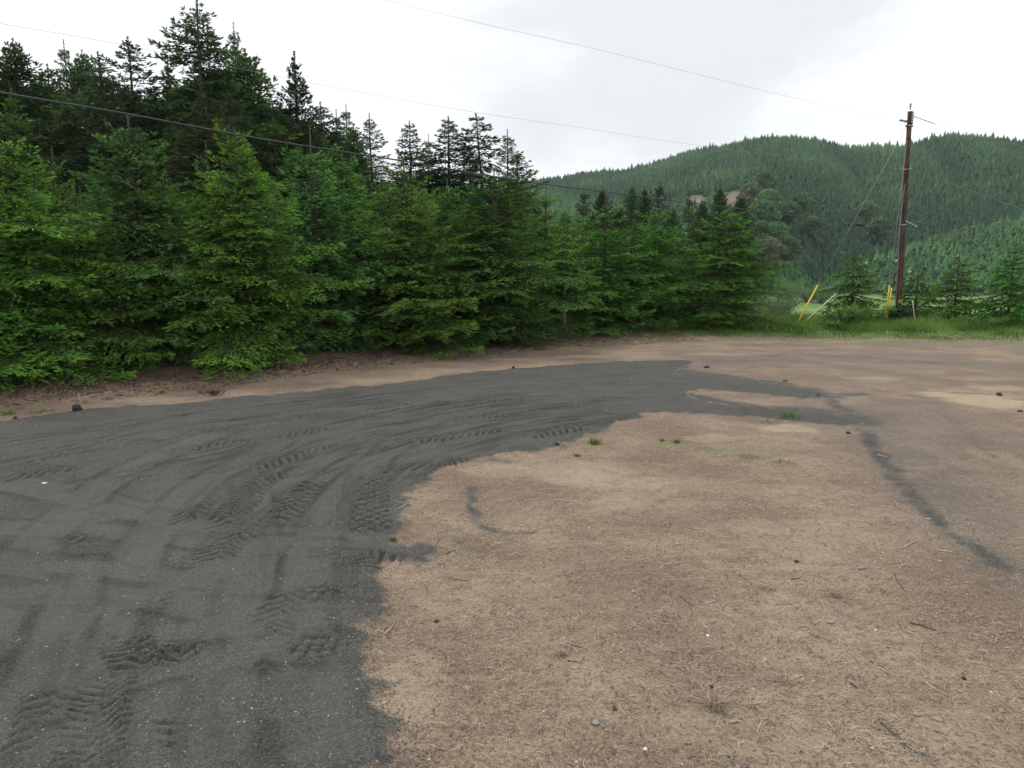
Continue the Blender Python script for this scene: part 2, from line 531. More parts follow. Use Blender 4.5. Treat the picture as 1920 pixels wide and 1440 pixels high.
dz = base_bumps + gm * .035 + (fbm(X * 14, Y * 14, 43, 2) - .5) * .012
# gravel looseness: unrolled windrows; tread grooves later add painted shade
loose = sm(.45, .75, fbm(X * 1.8, Y * 1.8 + .5 * X, 51, 5)) * .42
tread_wear = sm(.30, .55, fbm(X * 2.5, Y * 2.5, 52, 3))
compact = sm(.45, .65, fbm(X * .5, Y * .5, 53, 3)) * .35
def track(px, w, kind, depth=.02, pitch=.12, fade=True):
    global dz, loose
    P = gpoly(px, 8)
    lo, hi = P.min(0) - w - .3, P.max(0) + w + .3
    rr = np.where((Y[:, 0] > lo[1]) & (Y[:, 0] < hi[1]))[0]
    cc = np.where((X[0] > lo[0]) & (X[0] < hi[0]))[0]
    if len(rr) < 2 or len(cc) < 2: return
    q = (slice(rr[0], rr[-1] + 1), slice(cc[0], cc[-1] + 1))
    x, y = X[q], Y[q]
    jx = (fbm(x * 5, y * 5, 61, 2) - .5) * .05
    s_, d_, L = line_sd(x + jx, y + jx, P)
    hw = w / 2
    inside = sm(hw * 1.12, hw * .92, np.abs(d_))
    ends = sm(0, .25, s_) * sm(L, L - .25, s_) if fade else 1.0
    wear = tread_wear[q]
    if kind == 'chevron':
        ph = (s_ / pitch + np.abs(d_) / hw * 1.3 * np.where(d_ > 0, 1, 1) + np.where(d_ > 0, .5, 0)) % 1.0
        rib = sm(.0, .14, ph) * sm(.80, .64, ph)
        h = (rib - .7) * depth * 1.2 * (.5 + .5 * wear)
        loose_shade = (1.15 * (1 - rib)) * (.6 + .4 * wear)  # turned gravel plus groove shade painted in as dark colour
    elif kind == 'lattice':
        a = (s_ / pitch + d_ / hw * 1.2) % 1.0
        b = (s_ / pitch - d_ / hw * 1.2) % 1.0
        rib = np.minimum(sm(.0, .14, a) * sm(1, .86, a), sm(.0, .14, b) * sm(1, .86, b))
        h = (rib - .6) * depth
        loose_shade = 1.15 * (1 - rib)  # grooves darkened the same way, shade painted with the turned gravel
    elif kind == 'rib':
        ph = (d_ / hw * 2.5) % 1.0
        rib = sm(.1, .3, ph) * sm(.9, .7, ph)
        seg = sm(.05, .25, (s_ / .07) % 1.0)
        h = (rib * (.6 + .4 * seg) - .6) * depth
        loose_shade = .15 + .3 * (1 - rib)
    else:                                   # fine wheel streaks following the curve
        st = fbm(d_ * 9 + s_ * .05, s_ * .55 + 7 * w, int(w * 100), 4)
        st2 = fbm(d_ * 26, s_ * 1.6 + 3, int(w * 70), 2)
        e_ = sm(hw * 2.2, hw * 1.1, np.abs(d_)) * ends
        dz[q] += ((st - .5) * 1.1 + (st2 - .5) * .35) * depth * e_ * gm[q]
        compact[q] = np.maximum(compact[q], .8 * e_)
        line = np.exp(-((np.abs(d_) - hw) / .028) ** 2) * sm(.40, .60, fbm(s_ * .7, d_ * 0 + w * 9, 66, 3)) * ends
        dz[q] -= line * .022 * gm[q]
        loose[q] = loose[q] * (1 - .8 * e_) + e_ * (.75 * sm(.54, .70, st) + .45 * sm(.56, .68, st2)) + line * .8
        return
    k = inside * ends * np.clip(gm[q] + .0, 0, 1)
    dz[q] += h * k
    loose[q] = np.maximum(loose[q] * (1 - k * .6), loose_shade * k)
arcs = [[(-80, 850), (150, 812), (400, 775), (700, 740), (1000, 706), (1250, 690)],
        [(-80, 885), (120, 845), (300, 805), (520, 775), (800, 742), (1050, 715), (1260, 700)],
        [(-80, 915), (100, 900), (240, 880), (390, 866), (560, 815), (760, 770), (1000, 735), (1270, 712)],
        [(-80, 830), (200, 795), (500, 757), (800, 724), (1100, 696)],
        [(60, 930), (230, 890), (420, 850), (620, 800), (850, 762), (1080, 733), (1270, 722)],
        [(330, 905), (500, 860), (640, 815), (800, 782), (1000, 750), (1200, 735)],
        [(385, 985), (470, 915), (600, 862), (740, 822), (900, 785), (1080, 757), (1250, 745)],
        [(440, 975), (540, 905), (680, 850), (830, 812), (990, 782), (1150, 760)],
        [(560, 1000), (640, 915), (740, 860), (880, 815), (1010, 790), (1150, 772)],
        [(600, 1000), (690, 925), (790, 865), (900, 830), (1020, 806), (1120, 790)],
        [(900, 850), (960, 832), (1040, 812), (1120, 795), (1210, 775)]]
for i, a in enumerate(arcs):
    track(a, [.35, .5, .28, .42][i % 4], 'rut', .05)
def swath(px, w, dep=.012, c=1.0):
    global dz, loose
    P = gpoly(px, 8)
    s_, d_, L = line_sd(X, Y, P)
    hw = w / 2 * (.85 + .3 * fbm(s_ * .6, s_ * 0, int(w * 99), 2))
    e_ = sm(1.25, .75, np.abs(d_) / hw) * sm(0, .5, s_) * sm(L, L - .5, s_) * (.55 + .6 * sm(.3, .6, fbm(X * 1.3, Y * 1.3, 54, 3)))
    e_ = np.clip(e_, 0, 1)
    dz -= dep * e_ * gm
    dz += dep * 1.2 * np.exp(-((np.abs(d_) - hw * 1.1) / .05) ** 2) * tread_wear * gm
    st = fbm(d_ * 14, s_ * .8, 55, 3)
    compact[:] = np.maximum(compact * (1 - .3 * e_), c * e_ * (.7 + .6 * st))
    loose[:] = loose * (1 - .8 * e_) + .35 * e_ * sm(.56, .70, st) + .55 * np.exp(-((np.abs(d_) - hw * 1.15) / .06) ** 2) * tread_wear * (1 - e_)
for a, w in [([(-60, 890), (150, 935), (350, 985), (560, 1010), (740, 1020), (830, 1036)], .55), ([(-60, 990), (200, 1000), (420, 1018), (600, 1030)], .5),
          ([(640, 845), (520, 920), (430, 1020), (370, 1130), (325, 1280), (300, 1480)], .5), ([(520, 835), (380, 910), (280, 1010), (215, 1140), (150, 1300), (110, 1480)], .5),
          ([(420, 810), (250, 880), (110, 980), (20, 1100), (-60, 1250)], .55), ([(705, 1072), (600, 1092), (450, 1100), (250, 1088), (-40, 1052)], .5),
          ([(690, 1160), (560, 1152), (400, 1142), (200, 1120), (-40, 1118)], .45), ([(740, 835), (640, 930), (580, 1050), (560, 1180), (590, 1320), (640, 1480)], .5),
          ([(470, 900), (480, 1010), (450, 1160), (420, 1300), (410, 1480)], .42), ([(160, 1060), (110, 1200), (60, 1320), (30, 1480)], .4),
          ([(700, 1235), (600, 1225), (450, 1230), (300, 1260), (120, 1330)], .38)]:
    swath(a, w)
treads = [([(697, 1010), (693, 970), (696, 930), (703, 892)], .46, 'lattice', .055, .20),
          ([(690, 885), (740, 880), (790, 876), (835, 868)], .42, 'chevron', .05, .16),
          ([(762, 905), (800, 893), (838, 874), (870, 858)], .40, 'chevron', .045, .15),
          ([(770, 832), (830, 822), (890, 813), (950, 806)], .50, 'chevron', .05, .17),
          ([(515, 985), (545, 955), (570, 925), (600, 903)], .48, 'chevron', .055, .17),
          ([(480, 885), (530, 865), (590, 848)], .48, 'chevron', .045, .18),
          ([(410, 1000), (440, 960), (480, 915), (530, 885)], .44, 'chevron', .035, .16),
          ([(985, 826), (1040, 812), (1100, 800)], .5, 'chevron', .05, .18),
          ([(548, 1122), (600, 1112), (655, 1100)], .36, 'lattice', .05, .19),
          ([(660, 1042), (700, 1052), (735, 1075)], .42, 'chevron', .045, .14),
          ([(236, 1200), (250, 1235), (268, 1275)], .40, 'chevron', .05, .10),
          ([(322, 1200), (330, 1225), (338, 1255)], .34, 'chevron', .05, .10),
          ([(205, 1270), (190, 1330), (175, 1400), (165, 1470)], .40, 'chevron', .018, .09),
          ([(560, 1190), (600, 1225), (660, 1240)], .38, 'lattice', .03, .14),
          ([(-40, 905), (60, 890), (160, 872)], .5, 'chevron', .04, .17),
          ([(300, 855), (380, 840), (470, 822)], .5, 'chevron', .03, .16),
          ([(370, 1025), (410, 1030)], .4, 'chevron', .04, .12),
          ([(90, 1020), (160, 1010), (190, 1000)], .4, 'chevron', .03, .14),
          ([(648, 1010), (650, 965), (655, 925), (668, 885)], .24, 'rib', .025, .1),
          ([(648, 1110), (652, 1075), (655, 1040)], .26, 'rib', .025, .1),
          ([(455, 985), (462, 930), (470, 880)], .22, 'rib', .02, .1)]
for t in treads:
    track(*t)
# long worn lug prints that come and go along the wheel paths
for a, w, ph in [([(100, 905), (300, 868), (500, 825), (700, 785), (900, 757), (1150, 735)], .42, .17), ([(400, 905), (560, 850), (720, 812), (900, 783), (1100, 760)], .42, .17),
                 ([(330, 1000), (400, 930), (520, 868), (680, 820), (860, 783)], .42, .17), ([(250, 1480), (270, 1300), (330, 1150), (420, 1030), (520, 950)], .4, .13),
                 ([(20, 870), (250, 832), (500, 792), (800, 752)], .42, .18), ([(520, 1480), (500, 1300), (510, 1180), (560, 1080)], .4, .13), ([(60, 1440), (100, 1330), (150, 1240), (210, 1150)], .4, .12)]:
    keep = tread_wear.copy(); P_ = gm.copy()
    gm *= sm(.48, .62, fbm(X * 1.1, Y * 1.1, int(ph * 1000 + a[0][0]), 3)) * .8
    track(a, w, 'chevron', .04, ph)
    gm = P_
GZ[sl] += dz * sm(46, 44, Y) * sm(2.9, 3.4, Y)
att['gravel'][sl] = grav
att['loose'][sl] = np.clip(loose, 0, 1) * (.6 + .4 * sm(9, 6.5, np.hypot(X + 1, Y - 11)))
att['compact'][sl] = np.clip(compact, 0, 1)
att['stony'][sl] = stony
def blob(cx_, cy_, rx, ry, s=1.0, seed=0):
    c = G(cx_, cy_); e = G(cx_ + rx, cy_); f = G(cx_, cy_ - ry); b = G(cx_, cy_ + ry)
    a_, b_ = abs(e[0] - c[0]), max(.1, (f[1] - b[1]) / 2)
    q = np.sqrt(((wx - c[0]) / a_) ** 2 + ((wy - (f[1] + b[1]) / 2) / b_) ** 2) + (fbm(X * 1.5, Y * 1.5, 70 + seed, 4) - .5) * 1.1
    return s * sm(1.1, .6, q)
pale = np.zeros_like(X)
for i, b_ in enumerate([(1830, 750, 90, 18, .9), (1880, 728, 60, 8, .6), (1585, 740, 28, 7, .9), (1640, 712, 60, 6, .6), (1480, 803, 60, 8, .8), (1350, 822, 55, 8, .4), (1080, 885, 110, 22, .45),
                        (930, 885, 60, 14, .35), (1250, 905, 120, 20, .25), (1160, 940, 70, 20, .3), (1870, 860, 40, 25, .5), (1750, 850, 30, 20, .3), (1550, 1020, 160, 60, .2), (780, 1300, 60, 90, .35),
                        (1340, 665, 60, 4, .5), (1100, 668, 50, 4, .6), (960, 672, 50, 3, .5), (1300, 705, 35, 5, .4), (250, 748, 120, 8, .35), (1020, 1010, 60, 25, .3), (1400, 1360, 200, 50, .3), (1820, 1360, 100, 60, .2)]):
    pale = np.maximum(pale, blob(*b_[:4], b_[4], i))
att['pale'][sl] = pale * (1 - .85 * grav)
ed = Y - edge_y(X)
green = sm(-1.6, .6, ed + (fbm(X * .7, Y * .7, 81, 4) - .5) * 4) * sm(2.5, 9, X)
green = np.maximum(green, .8 * sm(.52, .66, fbm(X * 1.3, Y * 2.5, 82, 4)) * sm(-6, -1, ed) * sm(0, 3, X) * sm(1, -1, ed))
for i, b_ in enumerate([(1112, 830, 14, 5, .5), (1250, 828, 30, 6, .35), (1330, 840, 60, 14, .3), (1400, 845, 60, 14, .25), (60, 800, 30, 6, .5), (100, 805, 40, 6, .4), (1430, 720, 30, 5, .4), (1480, 785, 14, 4, .5)]):
    green = np.maximum(green, blob(*b_[:4], b_[4], 40 + i))
att['green'][sl] = green
lit_ = sm(-3.4, -1.0, Y - edge_y(X)) * (1 - sm(6, 12, X))
GZ[sl] += lit_ * (.05 + (fbm(X * 2.5, Y * 2.5, 88, 4) - .5) * .12 + (fbm(X * 9, Y * 9, 89, 2) - .5) * .06)
att['litter'][sl] = np.clip(sm(-3.2, -.3, ed + (fbm(X * .9, Y * .9, 83, 3) - .5) * 2) * (1 - sm(4, 9, X)), 0, 1)
beyond = sm(0, 2.0, GY - edge_y(GX))
forest_l = (1 - sm(-4, 14, GX - (GY - 40) * .25)) * sm(0, 1.0, GY - edge_y(GX))
att['litter'] = np.maximum(att['litter'], forest_l * (GY < 300))
hz_, sz_ = hills(GX, GY)
mead = beyond * sm(1, 8, GX) * (np.hypot(GX, GY) < 420)
hillmask = sm(-9.6, -8.2, np.maximum(hz_, sz_)) * sm(250, 340, np.hypot(GX, GY))
att['meadow'] = mead * (1 - hillmask)
# bare earth slips on the hillside
def slip(u, v, du, dv, s=1.0):
    aa = np.arctan2(GX, np.maximum(GY, 1e-3)); te_ = (GZ - CAM_Z) / np.maximum(np.hypot(GX, GY), 1)
    a0, t0 = az_te(u, v); a1, _ = az_te(u + du, v); _, t1 = az_te(u, v - dv)
    q = np.sqrt(((aa - a0) / (a1 - a0)) ** 2 + ((te_ - t0) / (t1 - t0)) ** 2) + (fbm(GX / 12, GY / 12, 77, 3) - .5) * .7
    return s * sm(1.1, .75, q) * (np.hypot(GX, GY) > 300)
scar = np.maximum.reduce([slip(1388, 374, 34, 15, .9), slip(1308, 374, 18, 10, .9), slip(1340, 380, 14, 8, .7), slip(1490, 465, 17, 16), slip(1712, 428, 8, 5)])
att['scar'] = scar

iy, ix = np.meshgrid(np.arange(ny - 1), np.arange(nx - 1), indexing='ij')
k0 = iy * nx + ix
F = np.stack([k0, k0 + 1, k0 + nx + 1, k0 + nx], -1).reshape(-1, 4)
V = np.stack([GX, GY, GZ], -1).reshape(-1, 3)
me = mesh_np('ground', V, F, {k: a.ravel() for k, a in att.items()}, smooth=True)

def ground_mat():
    m, nt, out = new_mat('ground')
    v = objcoord(nt)
    L = nt.links
    # dirt
    n1 = noise(nt, v, .55, 5, .6)
    n2 = noise(nt, v, 4.5, 5, .65)
    n3 = noise(nt, v, 38, 4, .7)
    n4 = noise(nt, v, 130, 2, .7)
    dirt = mixc(nt, maprange(nt, n1, .34, .66), (.165, .112, .080), (.315, .232, .165))
    dirt = mixc(nt, maprange(nt, n2, .42, .70, 0, .75), dirt, (.150, .100, .068))
    dirt = mixc(nt, maprange(nt, n3, .50, .74, 0, .75), dirt, (.42, .33, .24))
    dirt = mixc(nt, maprange(nt, n3, .49, .34, 0, .75), dirt, (.085, .058, .042))
    dirt = mixc(nt, maprange(nt, n4, .56, .72, 0, .75), dirt, (.50, .42, .33))
    dirt = mixc(nt, maprange(nt, n4, .45, .32, 0, .8), dirt, (.05, .036, .028))
    sk = noise(nt, objcoord(nt, (.35, 3.2, 1), (0, 0, .22)), 1.6, 5, .7)
    dirt = mixc(nt, maprange(nt, sk, .52, .68, 0, .28), dirt, (.135, .095, .070))
    dirt = mixc(nt, maprange(nt, sk, .46, .32, 0, .25), dirt, (.40, .31, .22))
    n5 = noise(nt, v, 11, 5, .78)
    dirt = mixc(nt, maprange(nt, n5, .54, .70, 0, .65), dirt, (.105, .074, .054))
    dirt = mixc(nt, maprange(nt, n5, .44, .32, 0, .5), dirt, (.44, .35, .26))
    # scattered straw coloured flecks
    vs = objcoord(nt, (1, 5, 1), (0, 0, .5))
    fl = voro(nt, vs, 30)
    dirt = mixc(nt, mathn(nt, 'MULTIPLY', maprange(nt, fl, .20, .10), maprange(nt, n2, .38, .55)), dirt, (.50, .43, .31))
    vs2 = objcoord(nt, (6, 1, 1), (0, 0, -.35))
    fl2 = voro(nt, vs2, 26)
    dirt = mixc(nt, mathn(nt, 'MULTIPLY', maprange(nt, fl2, .17, .09), maprange(nt, n1, .40, .55)), dirt, (.46, .40, .29))
    st = voro(nt, v, 48)
    dirt = mixc(nt, mathn(nt, 'MULTIPLY', maprange(nt, st, .17, .10), .8), dirt, (.52, .47, .41))
    # pale dry patches
    dirt = mixc(nt, mathn(nt, 'MULTIPLY', attr(nt, 'pale'), maprange(nt, n3, .25, .6, .35, .8)), dirt, (.43, .355, .24))
    dirt = mixc(nt, mathn(nt, 'MULTIPLY', attr(nt, 'stony'), .85), dirt, (.130, .112, .096))
    # brown litter beneath the trees
    lit = mixc(nt, maprange(nt, n3, .35, .65), (.17, .118, .085), (.37, .28, .20))
    lit = mixc(nt, maprange(nt, n2, .4, .7, 0, .5), lit, (.15, .098, .068))
    dirt = mixc(nt, mathn(nt, 'MULTIPLY', attr(nt, 'litter'), .85), dirt, lit)
    gr = mixc(nt, maprange(nt, n3, .35, .65), (.085, .145, .040), (.20, .25, .085))
    dirt = mixc(nt, mathn(nt, 'MULTIPLY', attr(nt, 'green'), maprange(nt, n2, .30, .55, .35, 1)), dirt, gr)
    # gravel: fine crushed basalt
    g1 = noise(nt, v, 1.1, 4, .6)
    gc = mixc(nt, maprange(nt, g1, .3, .7), (.047, .045, .039), (.072, .070, .061))
    vc = voro(nt, v, 75, 'Color')
    sep = N(nt, 'ShaderNodeSeparateColor'); L.new(vc, sep.inputs[0])
    gc = mixc(nt, maprange(nt, sep.outputs[0], .2, .9, 0, .55), gc, (.17, .168, .155))
    gc = mixc(nt, maprange(nt, sep.outputs[1], .5, .95, 0, .6), gc, (.026, .027, .024))
    spk = voro(nt, v, 34)
    sc2 = voro(nt, v, 34, 'Color')
    sep2 = N(nt, 'ShaderNodeSeparateColor'); L.new(sc2, sep2.inputs[0])
    gc = mixc(nt, mathn(nt, 'MULTIPLY', maprange(nt, spk, .24, .14), maprange(nt, sep2.outputs[0], .84, .92)), gc, (.40, .40, .38))
    gc = mixc(nt, mathn(nt, 'MULTIPLY', attr(nt, 'compact'), .55), gc, (.102, .100, .090))
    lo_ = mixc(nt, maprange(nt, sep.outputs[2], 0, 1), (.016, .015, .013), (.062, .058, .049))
    gc = mixc(nt, mathn(nt, 'MULTIPLY', attr(nt, 'loose'), .85), gc, lo_)  # darkens loose gravel and carries the shade painted into tread grooves
    gedge = mathn(nt, 'ADD', mathn(nt, 'MULTIPLY', noise(nt, v, 9, 4, .7), .4), mathn(nt, 'MULTIPLY', noise(nt, v, 70, 4, .8), .6))
    ga = mathn(nt, 'ADD', attr(nt, 'gravel'), mathn(nt, 'MULTIPLY', mathn(nt, 'SUBTRACT', gedge, .5), 2.2))
    gfac = maprange(nt, ga, .26, .80)
    col = mixc(nt, gfac, dirt, gc)
    # valley pasture
    m1 = noise(nt, objcoord(nt, (.4, 1, 1)), .045, 5, .6)
    m2 = noise(nt, v, .6, 4, .65)
    md = mixc(nt, maprange(nt, m1, .35, .65), (.085, .175, .042), (.17, .28, .075))
    md = mixc(nt, maprange(nt, m2, .52, .75, 0, .5), md, (.20, .24, .09))
    col = mixc(nt, attr(nt, 'meadow'), col, md)
    # wooded slope floor beyond
    sep3 = N(nt, 'ShaderNodeSeparateXYZ')
    tcg = N(nt, 'ShaderNodeTexCoord')
    L.new(tcg.outputs['Object'], sep3.inputs[0])
    farf = mathn(nt, 'MULTIPLY', maprange(nt, sep3.outputs[1], 240, 300), mathn(nt, 'SUBTRACT', 1.0, attr(nt, 'meadow'), True))
    hf = mixc(nt, maprange(nt, noise(nt, v, .05, 4), .35, .65), (.018, .042, .018), (.035, .072, .028))
    col = mixc(nt, farf, col, hf)
    s1 = noise(nt, objcoord(nt, (1, 1, .35)), .16, 5, .7)
    sc = mixc(nt, maprange(nt, s1, .38, .62), (.20, .125, .09), (.22, .185, .14))
    sc = mixc(nt, maprange(nt, s1, .56, .70, 0, .9), sc, (.14, .135, .12))
    col = mixc(nt, attr(nt, 'scar'), col, sc)
    # relief
    hmix = mixc(nt, gfac, mixc(nt, .5, n3, n4), mixc(nt, .45, mathn(nt, 'SUBTRACT', 1.0, voro(nt, v, 75)), noise(nt, v, 46, 4, .75)))
    p = principled(nt, out, col, .92, .22, hmix, .55, .022)
    return m
tag(link('ground', me, ground_mat()), kind='structure')

# ------------------------------------------------------------------ conifers
def rot_about(v, ax, ang):
    c, s = np.cos(ang)[:, None], np.sin(ang)[:, None]
    return v * c + np.cross(ax, v) * s + ax * (np.sum(ax * v, 1)[:, None]) * (1 - c)
def nrm(v):
    return v / (np.linalg.norm(v, axis=-1, keepdims=True) + 1e-9)
def shoots_to_mesh(P, D, Ln, Wd, T, rng, blades=2):
    n = len(P)
    up = np.tile([0, 0, 1.0], (n, 1)) + rng.normal(0, .25, (n, 3))
    sx = nrm(np.cross(D, up)); sy = nrm(np.cross(sx, D))
    Vs, Ts = [], []
    for k in range(blades):
        a = (k / blades) * math.pi + .25
        w = sx * math.cos(a) + sy * math.sin(a)
        b0 = P
        m1 = P + D * (Ln * .45)[:, None] + w * (Wd * .5)[:, None]
        tip = P + D * Ln[:, None]
        m2 = P + D * (Ln * .45)[:, None] - w * (Wd * .5)[:, None]
        Vs.append(np.stack([b0, m1, tip, m2], 1))
        Ts.append(np.stack([T * .6, T, np.clip(T * 1.25, 0, 1), T], 1))
    V = np.concatenate(Vs).reshape(-1, 3)
    T_ = np.concatenate(Ts).reshape(-1)
    F = np.arange(len(V)).reshape(-1, 4)
    return V, F, T_

def conifer(name, H, R, seed, clear=.25, whorl=.42, per=6, sec=.10, ter=.085, shoot=.13, wid=.045, lead=.7, up_top=52, up_bot=-4, droop=.18,
            power=1.0, gap=0.0, irregular=.18, blades=2, upturn=.18, trunk_r=None, sec_len=.42, inter=True, tipgain=1.0, belly=.82, dead=0, lean=0.0, topw=1.0, inter_top=.16):
    rng = np.random.default_rng(seed)
    W = MB(); LB = MB()
    tr = trunk_r or H * .011 + .02
    nz = 14
    zz = np.linspace(-.3, H, nz)
    wob = np.cumsum(rng.normal(0, .012 * H / 7, (nz, 2)), 0) * .5
    wob[:, 0] += lean * (zz / H) ** 1.5
    def axis_at(h):
        return np.array([np.interp(h, zz, wob[:, 0]), np.interp(h, zz, wob[:, 1]), h])
    W.tube([[wob[i, 0], wob[i, 1], zz[i]] for i in range(nz)], [max(.011, tr * (1 - max(z, 0) / H) ** .8 + .006) * (1.35 if z < .3 else 1) for z in zz], 8, 0)
    bl = []
    h = clear
    while h < H - lead * .62:
        n = per + rng.integers(-1, 2)
        a0 = rng.uniform(0, 6.28)
        frac = (H - h) / H
        for k in range(n):
            bl.append((h + rng.normal(0, .03), a0 + k * 6.283 / n + rng.normal(0, .15), 1.0))
        if inter:
            for k in range(int(per * (1.7 if frac > .28 else (.7 if frac > inter_top else 0)))):
                bl.append((h + rng.uniform(.1, .9) * whorl, rng.uniform(0, 6.28), rng.uniform(.35, .8)))
        h += whorl * rng.uniform(.8, 1.2) * (topw + (1 - topw) * min(1.0, frac / .25))
    PP, DD, LL, WW, TT = [], [], [], [], []
    env_ph = rng.uniform(0, 6.28, 4)
    for (h, az, sc) in bl:
        t = (H - h) / H
        if t <= 0.01: continue
        r = R * (min(t / belly, 1.0)) ** power * (1.0 if t < belly else 1 - .25 * (t - belly) / (1 - belly + 1e-6))
        r *= 1 + irregular * (math.sin(az * 2 + h * 1.3 + env_ph[0]) * .6 + math.sin(az * 3 - h * 2.1 + env_ph[1]) * .5) + rng.normal(0, irregular * .8)
        L = max(.12, r * sc)
        fs = min(1.0, .42 + .58 * L / (R * .35)) if t < .35 else 1.0
        if rng.random() < gap * (.4 + .6 * math.sin(h * 2.4 + az + env_ph[2]) ** 2) * 1.6: continue
        el = math.radians(up_bot + (up_top - up_bot) * max(0, 1 - t / .55) ** 1.2 + rng.normal(0, 5))
        o = axis_at(h)
        hd = np.array([math.cos(az), math.sin(az), 0])
        npt = 7
        s = np.linspace(0, 1, npt)
        zc = np.sin(el) * s * L - droop * L * s ** 2 * (1.2 if t > .2 else .3) + upturn * L * s ** 4
        pts = o[None] + hd[None] * (s * L * math.cos(el))[:, None] + np.array([0, 0, 1.0])[None] * zc[:, None]
        pts[:, :2] += rng.normal(0, .02 * L, (npt, 2)) * s[:, None]
        LB.tube(pts, np.linspace(.006 + .010 * L, .003, npt), 3, -1.0, cap=False)
        ns = max(3, int(L / sec))
        ss = (np.arange(ns) + rng.uniform(.2, .8, ns)) / ns
        ss = .10 + .90 * ss
        for side in (-1, 1):
            q = np.clip(ss + rng.normal(0, .015, ns), 0, .995)
            base = np.stack([np.interp(q, s, pts[:, i]) for i in range(3)], 1)
            tan = nrm(np.stack([np.interp(np.clip(q + .05, 0, 1), s, pts[:, i]) - np.interp(np.clip(q - .05, 0, 1), s, pts[:, i]) for i in range(3)], 1))
            upv = np.tile([0, 0, 1.0], (ns, 1))
            d = rot_about(tan, upv, side * np.radians(rng.normal(56, 9, ns)))
            d[:, 2] += rng.normal(-.05, .16, ns)
            d = nrm(d)
            l2 = sec_len * L * (1 - q) ** .75 * np.minimum(1, q * 3.5 + .2) * rng.uniform(.7, 1.2, ns) + shoot * .9 * fs
            nt_ = np.maximum(2, (l2 / ter).astype(int))
            tot = nt_.sum()
            idx = np.repeat(np.arange(ns), nt_)
            pos = (np.arange(tot) - np.repeat(np.cumsum(nt_) - nt_, nt_) + rng.uniform(.1, .9, tot)) / np.repeat(nt_, nt_)
            dr = -.18 * l2[idx] * pos ** 2
            pb = base[idx] + d[idx] * (pos * l2[idx])[:, None]
            pb[:, 2] += dr
            sd2 = rng.choice([-1, 1], tot)
            dd = rot_about(d[idx], np.tile([0, 0, 1.0], (tot, 1)), sd2 * np.radians(rng.normal(42, 14, tot)))
            dd[:, 2] += rng.normal(-.02, .30, tot)
            dd = nrm(dd)
            PP.append(pb); DD.append(dd)
            LL.append(fs * shoot * rng.uniform(.7, 1.3, tot)); WW.append(fs * wid * rng.uniform(.8, 1.25, tot))
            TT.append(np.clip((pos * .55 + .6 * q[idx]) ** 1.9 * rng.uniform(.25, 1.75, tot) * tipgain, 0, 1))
            # terminal shoots
            te = base + d * l2[:, None]; te[:, 2] -= .18 * l2
            PP.append(te - d * (shoot * .3)); DD.append(nrm(d + rng.normal(0, .15, d.shape)))
            LL.append(np.full(ns, fs * shoot * 1.25)); WW.append(np.full(ns, fs * wid * 1.1)); TT.append(np.clip(rng.uniform(.6, 1.1, ns) * tipgain, 0, 1))
        # tip
        dtip = nrm((pts[-1] - pts[-2])[None])
        for k in range(3):
            PP.append(pts[-1][None]); DD.append(nrm(dtip + rng.normal(0, .35, (1, 3)))); LL.append(np.array([fs * shoot * 1.3])); WW.append(np.array([fs * wid * 1.1])); TT.append(np.array([min(1, 1.0 * tipgain)]))
    # leader shoots
    nl = int(lead / .018)
    hz = H - lead * rng.uniform(0, 1, nl)
    az = rng.uniform(0, 6.28, nl)
    PP.append(np.stack([np.interp(hz, zz, wob[:, 0]), np.interp(hz, zz, wob[:, 1]), hz], 1))
    DD.append(nrm(np.stack([np.cos(az), np.sin(az), rng.uniform(.6, 1.6, nl)], 1)))
    LL.append(np.full(nl, shoot * .45)); WW.append(np.full(nl, wid * .55)); TT.append(np.full(nl, .7 * tipgain))
    for k in range(dead):
        hh = rng.uniform(.25, .55) * H; a = rng.uniform(0, 6.28); L = R * rng.uniform(.5, .95)
        o = axis_at(hh); s = np.linspace(0, 1, 6)
        pts = np.stack([o[0] + np.cos(a + s * rng.normal(0, .3)) * s * L, o[1] + np.sin(a + s * rng.normal(0, .3)) * s * L, o[2] + s * L * rng.normal(-.1, .2) - .15 * L * s ** 2], 1)
        LB.tube(pts, np.linspace(.035, .01, 6), 4, -2.0, cap=False)
    V, F, T = shoots_to_mesh(np.vstack(PP), np.vstack(DD), np.concatenate(LL), np.concatenate(WW), np.concatenate(TT), rng, blades)
    nv0 = len(V)
    T = np.concatenate([np.clip(T, 0, 1)] + LB.a)
    F = np.vstack([F] + [f + nv0 for f in LB.f]); V = np.vstack([V] + LB.v)
    crown = mesh_np(name + '_crown', V, F, {'tint': T})
    trunk = W.mesh(name + '_trunk')
    print(name, 'shoots', len(V) // 4 // blades)
    return dict(H=H, R=R, crown=crown, trunk=trunk)

def plant_tree(model, x, y, top_z, R, mat, label, cat='tree', group=None, rz=None, name='spruce_tree', bark='bark', z0=None, rnd=random.Random(5)):
    z = tz(x, y) - .05 if z0 is None else z0
    Hh = top_z - z
    e = empty(name, (x, y, z), label, cat, group, rnd.uniform(0, 6.28) if rz is None else rz)
    s = Hh / model['H']; r = R / model['R']
    e.scale = (r, r, s)
    link('trunk', model['trunk'], M[bark], e)
    link('crown', model['crown'], M[mat], e)
    return e

